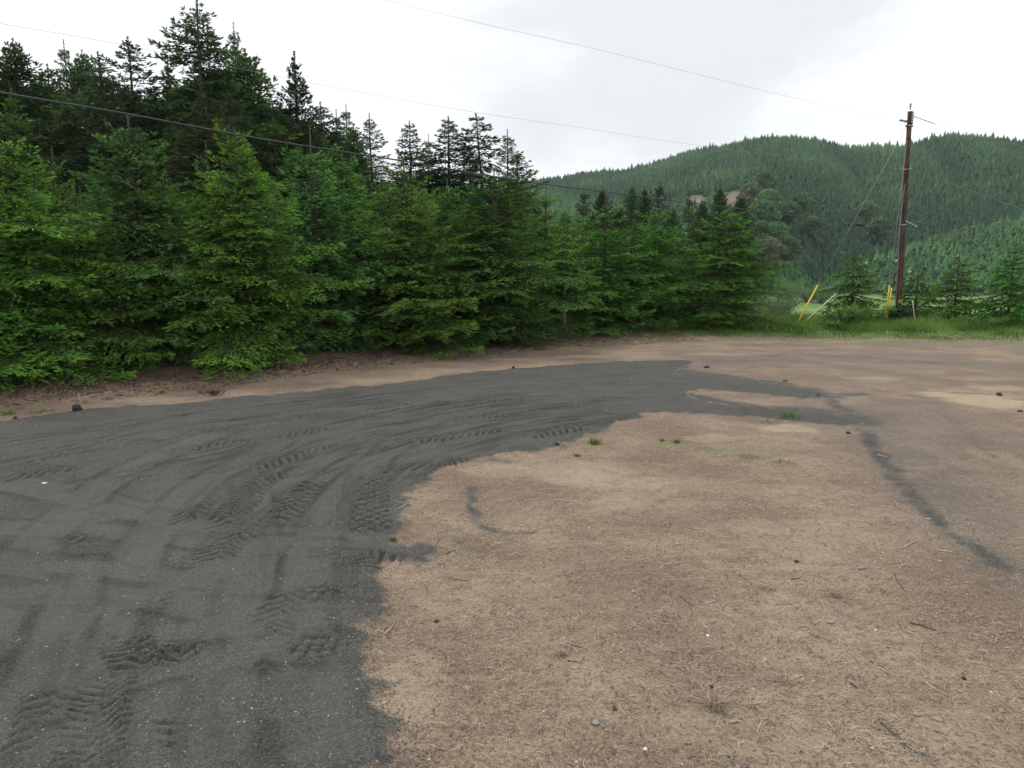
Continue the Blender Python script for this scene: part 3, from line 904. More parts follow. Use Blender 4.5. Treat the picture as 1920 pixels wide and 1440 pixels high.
YG = [conifer('young_a', 7.0, 2.0, 1, droop=.20, lead=.9, belly=.62, power=.9, irregular=.30, shoot=.115, wid=.030, ter=.062, sec=.088),
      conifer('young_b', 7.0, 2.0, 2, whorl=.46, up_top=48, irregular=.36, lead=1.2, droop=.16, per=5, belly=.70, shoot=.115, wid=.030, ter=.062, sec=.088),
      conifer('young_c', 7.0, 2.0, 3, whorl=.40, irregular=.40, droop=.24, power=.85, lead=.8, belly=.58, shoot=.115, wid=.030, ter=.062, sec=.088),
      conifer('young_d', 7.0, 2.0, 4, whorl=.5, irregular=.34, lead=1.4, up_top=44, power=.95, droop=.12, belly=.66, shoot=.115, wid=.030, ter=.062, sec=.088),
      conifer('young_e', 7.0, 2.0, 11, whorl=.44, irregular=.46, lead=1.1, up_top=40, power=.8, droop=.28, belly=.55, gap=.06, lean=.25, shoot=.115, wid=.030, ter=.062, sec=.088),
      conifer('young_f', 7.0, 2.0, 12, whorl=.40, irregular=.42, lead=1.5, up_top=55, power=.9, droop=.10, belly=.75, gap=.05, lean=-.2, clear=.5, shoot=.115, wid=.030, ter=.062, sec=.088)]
YTRUNK = conifer('young_bare', 7.0, 2.0, 6, clear=2.4, whorl=.5, irregular=.25, droop=.3, belly=.60, per=5)
YSM = conifer('young_small', 4.0, 1.5, 7, whorl=.42, irregular=.40, per=5, lead=.8, sec=.10, up_top=36, droop=.22, gap=.12, belly=.7)

GF = 'young spruces along the edge of the clearing'
def young(u, v, d, R, k, mat, label, **kw):
    P = AT(u, v, d)
    model = YG[k] if isinstance(k, int) else k
    return plant_tree(model, P[0], P[1], P[2], R, mat, label, 'spruce', kw.pop('group', GF), **kw)
young(22, 246, 19.6, 2.5, 4, 'spruce_yellow', 'yellow-green young spruce cut off by the left side of the photo')
young(88, 272, 23.5, 1.9, 5, 'spruce_mid', 'slim young spruce with a bare thin leader, right of the leftmost yellow-green spruce')
young(140, 335, 20.8, 1.9, 1, 'spruce_olive', 'shorter olive-green young spruce left of the wide dark blue-green spruce')
young(240, 213, 22.3, 2.6, 0, 'spruce_blue', 'wide dark blue-green young spruce with a tall spiky leader, between two brighter spruces')
young(440, 236, 22.6, 2.35, 2, 'spruce_yellow', 'brightest yellow-green young spruce with low boughs reaching the dirt')
young(385, 265, 27.0, 1.9, 1, 'spruce_blue', 'blue-green young spruce just behind the brightest yellow-green one, on its left')
young(583, 236, 26.0, 2.8, 3, 'spruce_blue', 'grey-green young spruce with a very long thin leader, right of the brightest yellow-green one')
young(655, 285, 29.5, 2.5, 4, 'spruce_mid', 'mid-green young spruce in the second row beside the grey-green long-leader spruce')
young(768, 292, 27.6, 2.8, 5, 'spruce_olive', 'olive-green young spruce left of the biggest deep green spruce')
young(838, 335, 31.5, 2.5, 0, 'spruce_mid', 'young spruce tucked behind the left flank of the biggest deep green spruce')
young(912, 318, 29.4, 3.2, 4, 'spruce_deep', 'biggest deep green young spruce, full and wide, with brown dead brush at its foot')
young(1025, 335, 34.0, 1.7, 3, 'spruce_olive', 'young spruce with a needle-thin leader behind the one with the bare pale trunk')
young(1060, 392, 31.6, 1.75, YTRUNK, 'spruce_olive', 'light olive young spruce whose lower trunk is bare and visible', bark='bark_pale')
young(1135, 360, 34.2, 2.8, 1, 'spruce_mid', 'broad dark-skirted young spruce right of the bare-trunked one')
young(1180, 405, 36.5, 2.5, 5, 'spruce_deep', 'deep green young spruce behind the broad dark-skirted one')
young(1228, 372, 37.2, 2.5, 3, 'spruce_mid', 'young spruce with widely spaced tiers above the green grass tuft')
young(1300, 452, 40.0, 1.9, 3, 'spruce_deep', 'low dark young spruce left of the last spruce of the row')
young(1366, 392, 36.6, 2.7, 4, 'spruce_mid', 'last full young spruce at the right end of the row', rz=1.0)
young(320, 332, 26.5, 1.9, 3, 'spruce_mid', 'mid-green young spruce filling the gap right of the wide dark blue-green one')
young(182, 345, 27.0, 1.9, 2, 'spruce_blue', 'second-row blue-green spruce top seen just left of the wide dark blue-green spruce')
young(512, 340, 28.0, 1.9, 1, 'spruce_mid', 'second-row spruce top right of the brightest yellow-green spruce')
young(-60, 300, 19.0, 2.0, 0, 'spruce_mid', 'mid-green spruce bough entering at the far left edge')
young(40, 360, 24.0, 1.8, 1, 'spruce_yellow', 'second-row yellow-green spruce behind the leftmost one')
GR = 'small spruces on the grassy bank'
young(1605, 458, 41.0, 1.75, YSM, 'spruce_mid', 'small open spruce between the yellow guy guard and the pole', group=GR)
young(1722, 507, 44.5, 2.1, YSM, 'spruce_deep', 'low sparse spruce right behind the foot of the pole', group=GR)
young(1800, 470, 38.0, 1.45, YSM, 'spruce_mid', 'small conical spruce standing alone right of the pole', group=GR)
young(1905, 442, 36.5, 1.7, YSM, 'spruce_deep', 'taller dark spruce at the right edge of the photo', group=GR, rz=2.2)
young(1985, 420, 38.5, 1.8, YSM, 'spruce_mid', 'green spruce boughs entering at the far right edge', group=GR)
rs = random.Random(8)
GS = 'second-row young spruces seen only as green tops'
front_line = lambda u: np.interp(u, [-200, 0, 440, 700, 1060, 1330], [18, 20, 24, 28, 34, 38])
i = 0
u = -120.0
while u < 1300:
    for row in range(2):
        uu = u + rs.uniform(-22, 22) + row * 30
        d = front_line(uu) + 6.0 + row * 5.5 + rs.uniform(-1.2, 1.2)
        v = np.interp(uu, [-100, 600, 800, 1000, 1150, 1300], [345, 335, 355, 395, 425, 470]) + rs.uniform(-12, 30)
        young(uu, v, d, rs.uniform(2.2, 2.8), i % 6, ['spruce_blue', 'spruce_mid', 'spruce_deep'][i % 3], 'young spruce in the second row, only its top showing between the front spruces', group=GS)
        i += 1
    u += 82

# tall forest behind
TALL = dict(
    dense=conifer('tall_dense', 18, 3.6, 21, clear=1.5, whorl=.52, per=8, topw=.5, inter_top=.03, sec=.20, ter=.15, shoot=.25, wid=.085, lead=1.6, up_top=46, up_bot=-10, droop=.18, power=.85, belly=.7, irregular=.28, trunk_r=.22),
    open=conifer('tall_open', 18, 3.4, 22, clear=5.5, whorl=.62, per=6, topw=.55, inter_top=.05, sec=.19, ter=.15, shoot=.26, wid=.08, lead=1.2, up_top=30, up_bot=-24, droop=.2, power=.75, irregular=.26, gap=.22, trunk_r=.22, dead=26, belly=.6, upturn=.1),
    spiky=conifer('tall_spiky', 18, 3.4, 23, clear=3, whorl=.72, per=7, topw=.55, inter_top=.04, sec=.19, ter=.15, shoot=.26, wid=.075, lead=1.5, up_top=54, up_bot=14, droop=.04, power=1.0, irregular=.22, gap=.10, trunk_r=.2, sec_len=.3),
    sparse=conifer('tall_sparse', 18, 2.4, 24, clear=3, whorl=.55, per=6, topw=.6, inter_top=.10, sec=.20, ter=.16, shoot=.22, wid=.06, lead=1.6, up_top=46, up_bot=0, droop=.08, power=.85, belly=.7, irregular=.30, gap=.16, trunk_r=.15),
    tier=conifer('tall_tier', 18, 2.9, 25, clear=3, whorl=.66, per=8, topw=.6, sec=.18, ter=.14, shoot=.24, wid=.08, lead=1.0, up_top=28, up_bot=-10, droop=.12, power=.85, irregular=.18, gap=.05, trunk_r=.2, inter=True, inter_top=.5, upturn=.2, belly=.7),
    droopy=conifer('tall_droopy', 18, 1.9, 26, clear=5, whorl=.6, per=6, topw=.55, inter_top=.04, sec=.19, ter=.15, shoot=.26, wid=.09, lead=.7, up_top=0, up_bot=-38, droop=.25, power=.55, irregular=.40, gap=.2, trunk_r=.16, lean=-.6, inter=False),
    ragged=conifer('tall_ragged', 18, 3.0, 27, clear=2, whorl=.75, per=6, topw=.55, inter_top=.04, sec=.20, ter=.15, shoot=.25, wid=.08, lead=1.3, up_top=40, up_bot=-16, droop=.14, power=.8, belly=.65, irregular=.42, gap=.10, trunk_r=.2))
GT = 'tall conifers rising behind the young spruces'
def tall(u, v, d, R, kind, mat, label, group=GT, **kw):
    P = AT(u, v, d)
    return plant_tree(TALL[kind], P[0], P[1], P[2], R, mat, label, 'conifer', group, name='conifer_tree', **kw)
tall(22, 70, 46, 4.4, 'dense', 'fir_dark', 'leftmost tall dark conifer with a dense drooping crown')
tall(-45, 60, 50, 3.8, 'ragged', 'fir_dark', 'tall dark conifer half outside the left edge')
tall(85, 120, 50, 3.4, 'ragged', 'fir_dark', 'ragged dark conifer between the leftmost dense one and the thin pale tops')
tall(118, 74, 54, 2.6, 'sparse', 'fir_dark', 'sparse-topped tall conifer left of the rounded grey-green crown')
tall(152, 92, 55, 4.0, 'dense', 'fir_pale', 'rounded grey-green tall conifer, left of a pair')
tall(184, 98, 53, 4.0, 'ragged', 'fir_pale', 'rounded grey-green tall conifer, right of a pair')
tall(237, 70, 44, 3.7, 'ragged', 'fir_black', 'dark ragged conifer with heavy uneven boughs standing alone on the skyline')
tall(315, 105, 47, 3.8, 'spiky', 'fir_green', 'green conifer with upswept twigs just left of the tallest tree')
tall(366, -2, 45, 4.4, 'open', 'fir_dark', 'tallest conifer, open crown with bare grey dead limbs lower down', bark='bark_pale', rz=.4)
tall(386, 45, 46, 2.6, 'open', 'fir_dark', 'second stem leaning close to the tallest conifer', bark='bark_pale', rz=2.0)
tall(438, 42, 50, 2.4, 'sparse', 'fir_dark', 'thin see-through conifer top between the tallest tree and the broad dark cone')
tall(464, 92, 46, 4.6, 'dense', 'fir_green', 'broad dense cone-shaped conifer right of the thin see-through top', rz=2.1)
tall(430, 190, 42, 3.8, 'dense', 'fir_brown', 'brownish conifer in front of the tallest tree and the broad cone')
tall(553, 98, 46, 4.2, 'spiky', 'fir_black', 'dark star-branched conifer standing clear against the sky')
tall(602, 192, 48, 3.4, 'ragged', 'fir_black', 'short ragged conifer right of the star-branched one')
tall(575, 215, 43, 2.8, 'dense', 'fir_brown', 'brownish conifer below the star-branched one')
tall(630, 205, 52, 2.2, 'sparse', 'fir_dark', 'left of two thin tops beyond the star-branched conifer')
tall(648, 195, 54, 2.4, 'sparse', 'fir_dark', 'right of two thin tops beyond the star-branched conifer')
tall(660, 232, 48, 2.4, 'dense', 'fir_dark', 'dense dark shoulder tree where the tall forest drops away')
tall(693, 212, 50, 2.8, 'sparse', 'fir_pale', 'pale airy conifer right of the dark shoulder of the forest')
tall(767, 226, 52, 3.0, 'tier', 'fir_pale', 'grey-green conifer, first full one in the gap of sky', rz=1.1)
tall(803, 252, 54, 2.0, 'sparse', 'fir_pale', 'slender pale conifer between the grey-green and the black-tiered ones')
tall(840, 218, 50, 3.3, 'tier', 'fir_black', 'black neatly tiered conifer with a sharp top')
tall(881, 263, 55, 2.8, 'sparse', 'fir_pale', 'faint thin conifer between the black-tiered and the shaggy drooping ones')
tall(914, 214, 50, 2.3, 'droopy', 'fir_black', 'narrow shaggy conifer with hanging boughs')
tall(952, 243, 52, 2.6, 'sparse', 'fir_dark', 'thin-topped conifer right of the shaggy drooping one')
tall(968, 285, 50, 3.0, 'ragged', 'fir_black', 'last dark ragged conifer before the open hillside')
sky_u = [-150, 0, 60, 100, 200, 250, 330, 420, 500, 560, 620, 700, 800, 900, 960, 1010]
sky_v = [90, 95, 140, 130, 120, 150, 150, 105, 165, 195, 225, 290, 325, 330, 300, 390]
rs = random.Random(15)
kinds = ['dense', 'ragged', 'dense', 'spiky', 'tier']
i = 0
for row, (d0, off, lim) in enumerate([(39, 62, 1010), (45, 32, 990), (52, 18, 980), (60, 14, 960), (68, 12, 900)]):
    u = -160.0 + row * 17
    while u < lim:
        d = d0 + rs.uniform(-2, 2)
        v = np.interp(u, sky_u, sky_v) + off * rs.uniform(.7, 1.5)
        if u > 690: v = max(v, 335 + rs.uniform(-12, 25))
        tall(u, v, d, rs.uniform(3.4, 4.6) * (1 if u < 690 else .72), kinds[i % 5], ['fir_dark', 'fir_green', 'fir_black', 'fir_brown'][(i * 7 + row) % 4],
             'dark conifer packed into the forest behind the young spruces', group='conifers packed into the forest')
        i += 1
        u += 62 + rs.uniform(-12, 12)
# dark mid-distance grove right of centre
GM = 'dark conifers in the grove beyond the last spruces'
for (u, v, d, R, k, mt, lb) in [
    (1095, 352, 74, 2.6, 'sparse', 'fir_brown', 'thin brownish conifer at the left end of the far grove'),
    (1130, 350, 78, 2.8, 'dense', 'fir_brown', 'brown-green conifer left of the two twin dark tops'),
    (1185, 345, 72, 2.9, 'dense', 'fir_dark', 'left one of the twin dark tops in the far grove'),
    (1208, 350, 78, 2.6, 'dense', 'fir_brown', 'browner conifer between the twin dark tops'),
    (1238, 343, 72, 2.9, 'ragged', 'fir_black', 'right one of the twin dark tops in the far grove'),
    (1262, 385, 70, 2.5, 'dense', 'fir_dark', 'lower dark conifer left of the red-brown slip'),
    (1293, 362, 76, 2.5, 'sparse', 'fir_brown', 'conifer in front of the left red-brown slip'),
    (1318, 372, 72, 2.6, 'dense', 'fir_black', 'dark conifer between the two red-brown slips'),
    (1350, 347, 74, 2.9, 'dense', 'fir_dark', 'tall dark conifer left of the grey rock slip'),
    (1388, 362, 72, 2.9, 'dense', 'fir_black', 'black conifer at the right end of the far grove'),
    (1305, 402, 64, 2.3, 'sparse', 'fir_green', 'nearer conifer with a pale trunk showing in the far grove'),
    (1405, 430, 70, 2.4, 'ragged', 'fir_dark', 'short dark conifer beside the light green alders'),
    (1160, 385, 66, 2.5, 'dense', 'fir_brown', 'lower brownish conifer in front of the twin dark tops'),
    (1225, 400, 64, 2.4, 'dense', 'fir_dark', 'lower dark conifer below the right twin top'),
    (1110, 400, 62, 2.4, 'dense', 'fir_dark', 'lower dark conifer at the left of the far grove'),
    (1345, 405, 66, 2.4, 'dense', 'fir_brown', 'lower brownish conifer below the grey rock slip'),
    (1060, 395, 64, 2.4, 'dense', 'fir_dark', 'dark conifer hidden behind the bare-trunked spruce'),
    (1270, 430, 60, 2.4, 'dense', 'fir_green', 'greenish conifer low in the middle of the far grove')]:
    tall(u, v, d, R, k, mt, lb, group=GM, bark='bark_pale' if 'pale trunk' in lb else 'bark')

# ------------------------------------------------------------------ far hillside woods
def far_conifer(rng, n=46):
    """small pointed crown: rings of drooping spikes"""
    V, F = [], []
    tiers = 6
    for k in range(tiers):
        t0 = k / tiers
        r = (1 - t0) ** .85 * .34
        z = t0 * .92 + .04
        m = 6
        a0 = rng.uniform(0, 6.28)
        for j in range(m):
            a = a0 + j * 6.283 / m + rng.normal(0, .15)
            rr = r * rng.uniform(.75, 1.25)
            b = len(V)
            top = [0, 0, z + .22 + .05 * rng.random()]
            V += [top, [math.cos(a - .5) * rr * .72, math.sin(a - .5) * rr * .72, z + .02], [math.cos(a) * rr, math.sin(a) * rr, z - .05], [math.cos(a + .5) * rr * .72, math.sin(a + .5) * rr * .72, z + .02]]
            F.append([b, b + 1, b + 2, b + 3])
    return np.array(V), np.array(F)
rng = np.random.default_rng(77)
protos = [far_conifer(rng) for _ in range(5)]
def scatter_hill():
    sp = 3.7
    gx = np.arange(-260, 1000, sp); gy = np.arange(260, 1160, sp)
    PX, PY = np.meshgrid(gx, gy)
    PX = (PX + rng.uniform(-2.1, 2.1, PX.shape)).ravel(); PY = (PY + rng.uniform(-2.1, 2.1, PY.shape)).ravel()
    r = np.hypot(PX, PY); az = np.arctan2(PX, PY)
    k = (az > -.08) & (az < .66) & (r < np.interp(az, RR_A, RR_R) + 30)
    PX, PY, r, az = PX[k], PY[k], r[k], az[k]
    hz, sz = hills(PX, PY)
    Z = terrain(PX, PY)
    k = np.maximum(hz, sz) > -9.3
    PX, PY, r, az, Z = PX[k], PY[k], r[k], az[k], Z[k]
    te = (Z - CAM_Z) / r
    # skip what the terrain in front hides, the slips and the alder gully
    hidden = np.zeros(len(PX), bool)
    for f in np.linspace(.45, .97, 14):
        zt = terrain(PX * f, PY * f) + 7
        hidden |= (zt - CAM_Z) / (r * f) > (Z + 10 - CAM_Z) / r
    def inb(u, v, du, dv):
        a0, t0 = az_te(u, v); a1, _ = az_te(u + du, v); _, t1 = az_te(u, v - dv)
        return ((az - a0) / (a1 - a0)) ** 2 + ((te - t0) / (t1 - t0)) ** 2 < 1
    skip = inb(1385, 378, 40, 22) | inb(1308, 378, 22, 15) | inb(1490, 468, 17, 15) | inb(1440, 455, 45, 75) & (rng.random(len(PX)) < .85)
    k = ~hidden & ~skip
    return PX[k], PY[k], Z[k], r[k], az[k], te[k]
PX, PY, PZ, Pr, Paz, Pte = scatter_hill()
print('hill trees', len(PX))
Hh = (3.7 + 2.6 * fbm(PX / 50, PY / 50, 91, 3) + rng.normal(0, 1.1, len(PX))).clip(2.2) * np.where(rng.random(len(PX)) < .05, 1.5, 1)
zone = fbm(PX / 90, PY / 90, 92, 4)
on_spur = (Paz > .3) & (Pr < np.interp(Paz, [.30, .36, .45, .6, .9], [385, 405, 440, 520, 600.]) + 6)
valley_shade = (~on_spur) * sm(760, 500, Pr) * sm(.25, .32, Paz) * .45  # shade of the dip behind the spur, painted into the tree tint
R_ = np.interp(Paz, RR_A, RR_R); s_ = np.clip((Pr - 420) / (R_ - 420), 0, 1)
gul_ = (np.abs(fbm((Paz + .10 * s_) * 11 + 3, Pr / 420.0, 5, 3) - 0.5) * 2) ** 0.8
tint = np.clip(np.clip((zone - .40) * 2.4, 0, 1) * .40 + rng.uniform(0, .45, len(PX)) ** 1.4 + np.where(on_spur, .50, .75 * (gul_ - .28)) - valley_shade, 0, 1)  # gullies tinted darker: relief shade put into the tree colour
Hh = Hh * np.where(on_spur, .82, 1.0)
order = np.argsort(Pr)
ind, rest = order[:300], order[300:]
Vs, Fs, Ts = [], [], []
nb = 0
pid = rng.integers(0, 5, len(PX))
for k in range(5):
    q = rest[pid[rest] == k]
    v, f = protos[k]
    a = rng.uniform(0, 6.28, len(q))
    c, s = np.cos(a), np.sin(a)
    h = Hh[q]; w = h * rng.uniform(1.05, 1.5, len(q))
    vx = (v[None, :, 0] * c[:, None] - v[None, :, 1] * s[:, None]) * w[:, None] + PX[q][:, None]
    vy = (v[None, :, 0] * s[:, None] + v[None, :, 1] * c[:, None]) * w[:, None] + PY[q][:, None]
    vz = v[None, :, 2] * h[:, None] + PZ[q][:, None]
    Vs.append(np.stack([vx, vy, vz], -1).reshape(-1, 3))
    Fs.append((f[None] + (np.arange(len(q)) * len(v))[:, None, None]).reshape(-1, 4) + nb)
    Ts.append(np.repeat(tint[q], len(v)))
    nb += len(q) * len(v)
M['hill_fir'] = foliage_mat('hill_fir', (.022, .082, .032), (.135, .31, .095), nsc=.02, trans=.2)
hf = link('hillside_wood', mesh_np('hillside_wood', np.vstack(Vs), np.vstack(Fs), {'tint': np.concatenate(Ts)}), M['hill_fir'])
tag(hf, 'dense young plantation conifers covering the far hillsides', 'woodland', kind='stuff')
pm = []
for v, f in protos:
    pm.append(mesh_np('plantation_crown', v, f, {'tint': np.clip(.3 + v[:, 2] * .5, 0, 1)}))
b = MB(); b.tube([[0, 0, -.05], [0, 0, .5], [0, 0, .95]], [.014, .009, .002], 5); ptr = b.mesh('plantation_trunk')
for j in ind:
    wk = float(rng.uniform(1.15, 1.5))
    e = empty('plantation_conifer', (PX[j], PY[j], PZ[j]), 'small plantation conifer at the near foot of the wooded slope beyond the pasture', 'conifer', 'plantation conifers on the near edge of the far slope', float(rng.uniform(0, 6.28)))
    hh = float(Hh[j]); e.scale = (hh * wk, hh * wk, hh)
    link('trunk', ptr, M['bark'], e)
    link('crown', pm[pid[j]], M['hill_fir'], e)

# broadleaf alders in the gully
def broadleaf(name, seed, R=5.0, H=9.0, n=5200, leaf=.62, lobes=9, stems=1, low=.25):
    rng = np.random.default_rng(seed)
    W = MB()
    W.tube([[0, 0, -.4], [.1, 0, H * .3], [0, .1, H * .7]], [H * .03, H * .022, H * .008], 6)
    cs = []
    for k in range(lobes):
        a = rng.uniform(0, 6.28); z = rng.uniform(low + .1, .8) * H; rr = R * rng.uniform(.25, .62) * math.sin(min(1, (H - z) / H * 1.6) * 1.5)
        c = np.array([math.cos(a) * rr, math.sin(a) * rr, z]); cs.append((c, R * rng.uniform(.32, .5)))
        W.tube([[0, 0, H * .25], c * [.5, .5, .8], c], [H * .012, H * .008, H * .003], 4, cap=False)
    cs.append((np.array([0, 0, H * .78]), R * .5))
    per = n // len(cs)
    P, T = [], []
    for c, r in cs:
        d = nrm(rng.normal(0, 1, (per, 3))); d[:, 2] = np.abs(d[:, 2]) * 1.0 - .25 * (rng.random(per) < .4)
        rad = r * rng.uniform(.55, 1.12, per) ** .6
        P.append(c + d * rad[:, None] * [1, 1, .85]); T.append(rng.uniform(.1, 1, per))
    P = np.vstack(P); T = np.concatenate(T)
    m = len(P)
    nv = nrm(rng.normal(0, 1, (m, 3)) + [0, 0, .9]); u = nrm(np.cross(nv, rng.normal(0, 1, (m, 3)))); w = np.cross(nv, u)
    s = leaf * rng.uniform(.5, 1.2, m)[:, None]
    V = np.stack([P - u * s * .6, P + w * s * .35, P + u * s * .6, P - w * s * .35], 1).reshape(-1, 3)
    return dict(H=H, R=R, crown=mesh_np(name, V, np.arange(len(V)).reshape(-1, 4), {'tint': np.repeat(T, 4)}), trunk=W.mesh(name + '_wood'))
AL = [broadleaf('alder_a', 1), broadleaf('alder_b', 2, lobes=12), broadleaf('alder_c', 3, lobes=7)]
def hit(u, v):
    d = ray(u, v)
    t = np.arange(120, 1300, 1.5)
    zt = terrain(d[0] * t, d[1] * t); zr_ = CAM_Z + d[2] * t
    k = np.argmax(zr_ < zt) if (zr_ < zt).any() else 200
    return np.array([d[0] * t[k], d[1] * t[k], zt[k]])
alders = [(1408, 378, 470, 7, 'light grey-green alder right of the grey rock slip', 'willow'), (1398, 405, 440, 6.5, 'pale silvery alder below the grey rock slip', 'willow'),
          (1430, 360, 520, 8, 'alder crown above the silvery one', 'leaf_far'), (1440, 405, 450, 8.5, 'round alder crown in the middle of the gully', 'leaf_far'),
          (1475, 425, 440, 8, 'round alder crown above the bare slip', 'leaf_far'), (1500, 400, 480, 7.5, 'alder crown at the upper right of the gully', 'leaf_far'),
          (1425, 432, 420, 9, 'large round alder crown left in the gully', 'leaf_far'), (1455, 460, 405, 7, 'alder crown left of the bare slip', 'leaf_far'),
          (1420, 478, 390, 9, 'broad alder crown low on the left of the gully', 'leaf_far'), (1470, 492, 385, 7.5, 'dark round alder below the bare slip', 'leaf_far'),
          (1440, 505, 372, 8, 'grey-green alder just above the small green field', 'willow'), (1400, 500, 375, 8, 'alder behind the last spruce of the row', 'leaf_far'),
          (1520, 440, 440, 6.5, 'alder crown among plantation conifers right of the gully', 'leaf_far'), (1625, 408, 520, 7, 'lone round broadleaf crown left of the pole on the slope', 'leaf_far'),
          (1645, 448, 430, 7, 'broad low crown left of the pole among conifers', 'leaf_far'), (1385, 440, 430, 8, 'alder behind the black conifer of the far grove', 'leaf_far')]
for i, (u, v, d, R, lb, mt) in enumerate(alders):
    P = hit(u, v + 16)
    R = 1.35 * R * P[1] / d
    plant_tree(AL[i % 3], P[0], P[1], P[2] + R * 1.75, R, mt, lb, 'alder', 'round alders in the gully', name='alder_tree', z0=P[2] - .5)

# ------------------------------------------------------------------ shrubs, bushes
def shrub(name, seed, R=.8, H=.9, n=900, leaf=.07, stems=14, arch=.4):
    rng = np.random.default_rng(seed)
    W = MB(); P, T, U = [], [], []
    for k in range(stems):
        a = rng.uniform(0, 6.28); L = rng.uniform(.6, 1.1)
        s = np.linspace(0, 1, 6)
        rr = s ** 1.1 * R * L; z = H * L * (s * 1.15 - arch * s ** 2.5)
        b0 = rng.normal(0, .12 * R, 2)
        pts = np.stack([b0[0] + np.cos(a) * rr, b0[1] + np.sin(a) * rr, z], 1) + rng.normal(0, .02, (6, 3)) * s[:, None]
        W.tube(pts, np.linspace(.008, .003, 6) * max(1, H), 3, cap=False)
        m = n // stems
        q = rng.uniform(.15, 1, m) ** .7
        P.append(np.stack([np.interp(q, s, pts[:, i]) for i in range(3)], 1) + rng.normal(0, .09 * R, (m, 3)))
        T.append(np.clip(q * rng.uniform(.4, 1.1, m), 0, 1))
    P = np.vstack(P); T = np.concatenate(T); m = len(P)
    P[:, 2] = np.abs(P[:, 2])
    nv = nrm(rng.normal(0, 1, (m, 3)) + [0, 0, .8]); u = nrm(np.cross(nv, rng.normal(0, 1, (m, 3)))); w = np.cross(nv, u)
    s = leaf * rng.uniform(.5, 1.3, m)[:, None]
    V = np.stack([P - u * s * .6, P + w * s * .32, P + u * s * .6, P - w * s * .32], 1).reshape(-1, 3)
    return dict(H=H, R=R, crown=mesh_np(name, V, np.arange(len(V)).reshape(-1, 4), {'tint': np.repeat(T, 4)}), trunk=W.mesh(name + '_stems'))
SH = [shrub('shrub_a', 1, n=1400), shrub('shrub_b', 2, n=1100, leaf=.09), shrub('shrub_c', 3, n=700, arch=.1, leaf=.06)]
WB = shrub('willow_bush', 5, R=2.0, H=2.6, n=5200, leaf=.10, stems=46, arch=.25)
DB = shrub('dead_brush', 6, R=1.0, H=1.0, n=160, leaf=.05, stems=60, arch=.3)
def bush(model, u, v, R, H, mat, label, group, bark='bark', name='leafy_shrub', d=None, cat='shrub'):
    if d is None:
        x, y = G(u, v)
    else:
        P = AT(u, v, d); x, y = P[0], P[1]
    e = empty(name, (x, y, tz(x, y)), label, cat, group, random.Random(int(u)).uniform(0, 6))
    e.scale = (R / model['R'], R / model['R'], 1.3 * H / model['H'])
    link('stems', model['trunk'], M[bark], e); link('foliage', model['crown'], M[mat], e)
GB = 'leafy shrubs on the grassy bank'
for a in [(1585, 618, 1.5, 1.0, 'leaf', 'bright green fern-like shrub in front of the small open spruce'), (1545, 622, .9, .45, 'leaf', 'low green shrub between the white stick and the small open spruce'),
          (1630, 616, 1.4, .95, 'leaf', 'bushy green shrub left of the short yellow guards'), (1672, 610, 1.2, 1.0, 'leaf_dark', 'dark bramble shrub at the foot of the short yellow guards'),
          (1700, 612, 1.0, .8, 'leaf_dark', 'dark bramble shrub at the foot of the pole'), (1735, 610, 1.0, .75, 'leaf', 'low shrub right of the pole beside the thin stake'),
          (1770, 620, .8, .5, 'leaf', 'low weed clump left of the lone conical spruce'), (1850, 624, .9, .55, 'leaf', 'low weed clump between the two right-hand spruces'),
          (1530, 616, .6, .3, 'leaf', 'small shrub behind the leaning white stick')]:
    bush(SH[int(a[0]) % 2], *a[:6], GB)
bush(WB, 1460, 600, 1.5, 1.9, 'willow', 'round grey-green twiggy bush left of the yellow guy guard', None, name='willow_bush', d=50, cat='bush')
bush(WB, 1440, 600, 1.4, 1.1, 'willow', 'lower grey-green bush beside the round twiggy one', None, name='willow_bush', d=47, cat='bush')
bush(WB, 1478, 560, 7, 7, 'spruce_deep', 'dark rounded bush at the corner of the far pasture', None, name='pasture_bush', d=330, cat='bush')
bush(WB, 1512, 560, 9, 5.5, 'leaf_far', 'grey-green bush hedge at the foot of the far slope', None, name='pasture_bush', d=300, cat='bush')
bush(WB, 1540, 560, 6, 4, 'leaf_far', 'right end bush of the hedge at the foot of the far slope', None, name='pasture_bush', d=290, cat='bush')
GU = 'undergrowth along the dark forest edge'
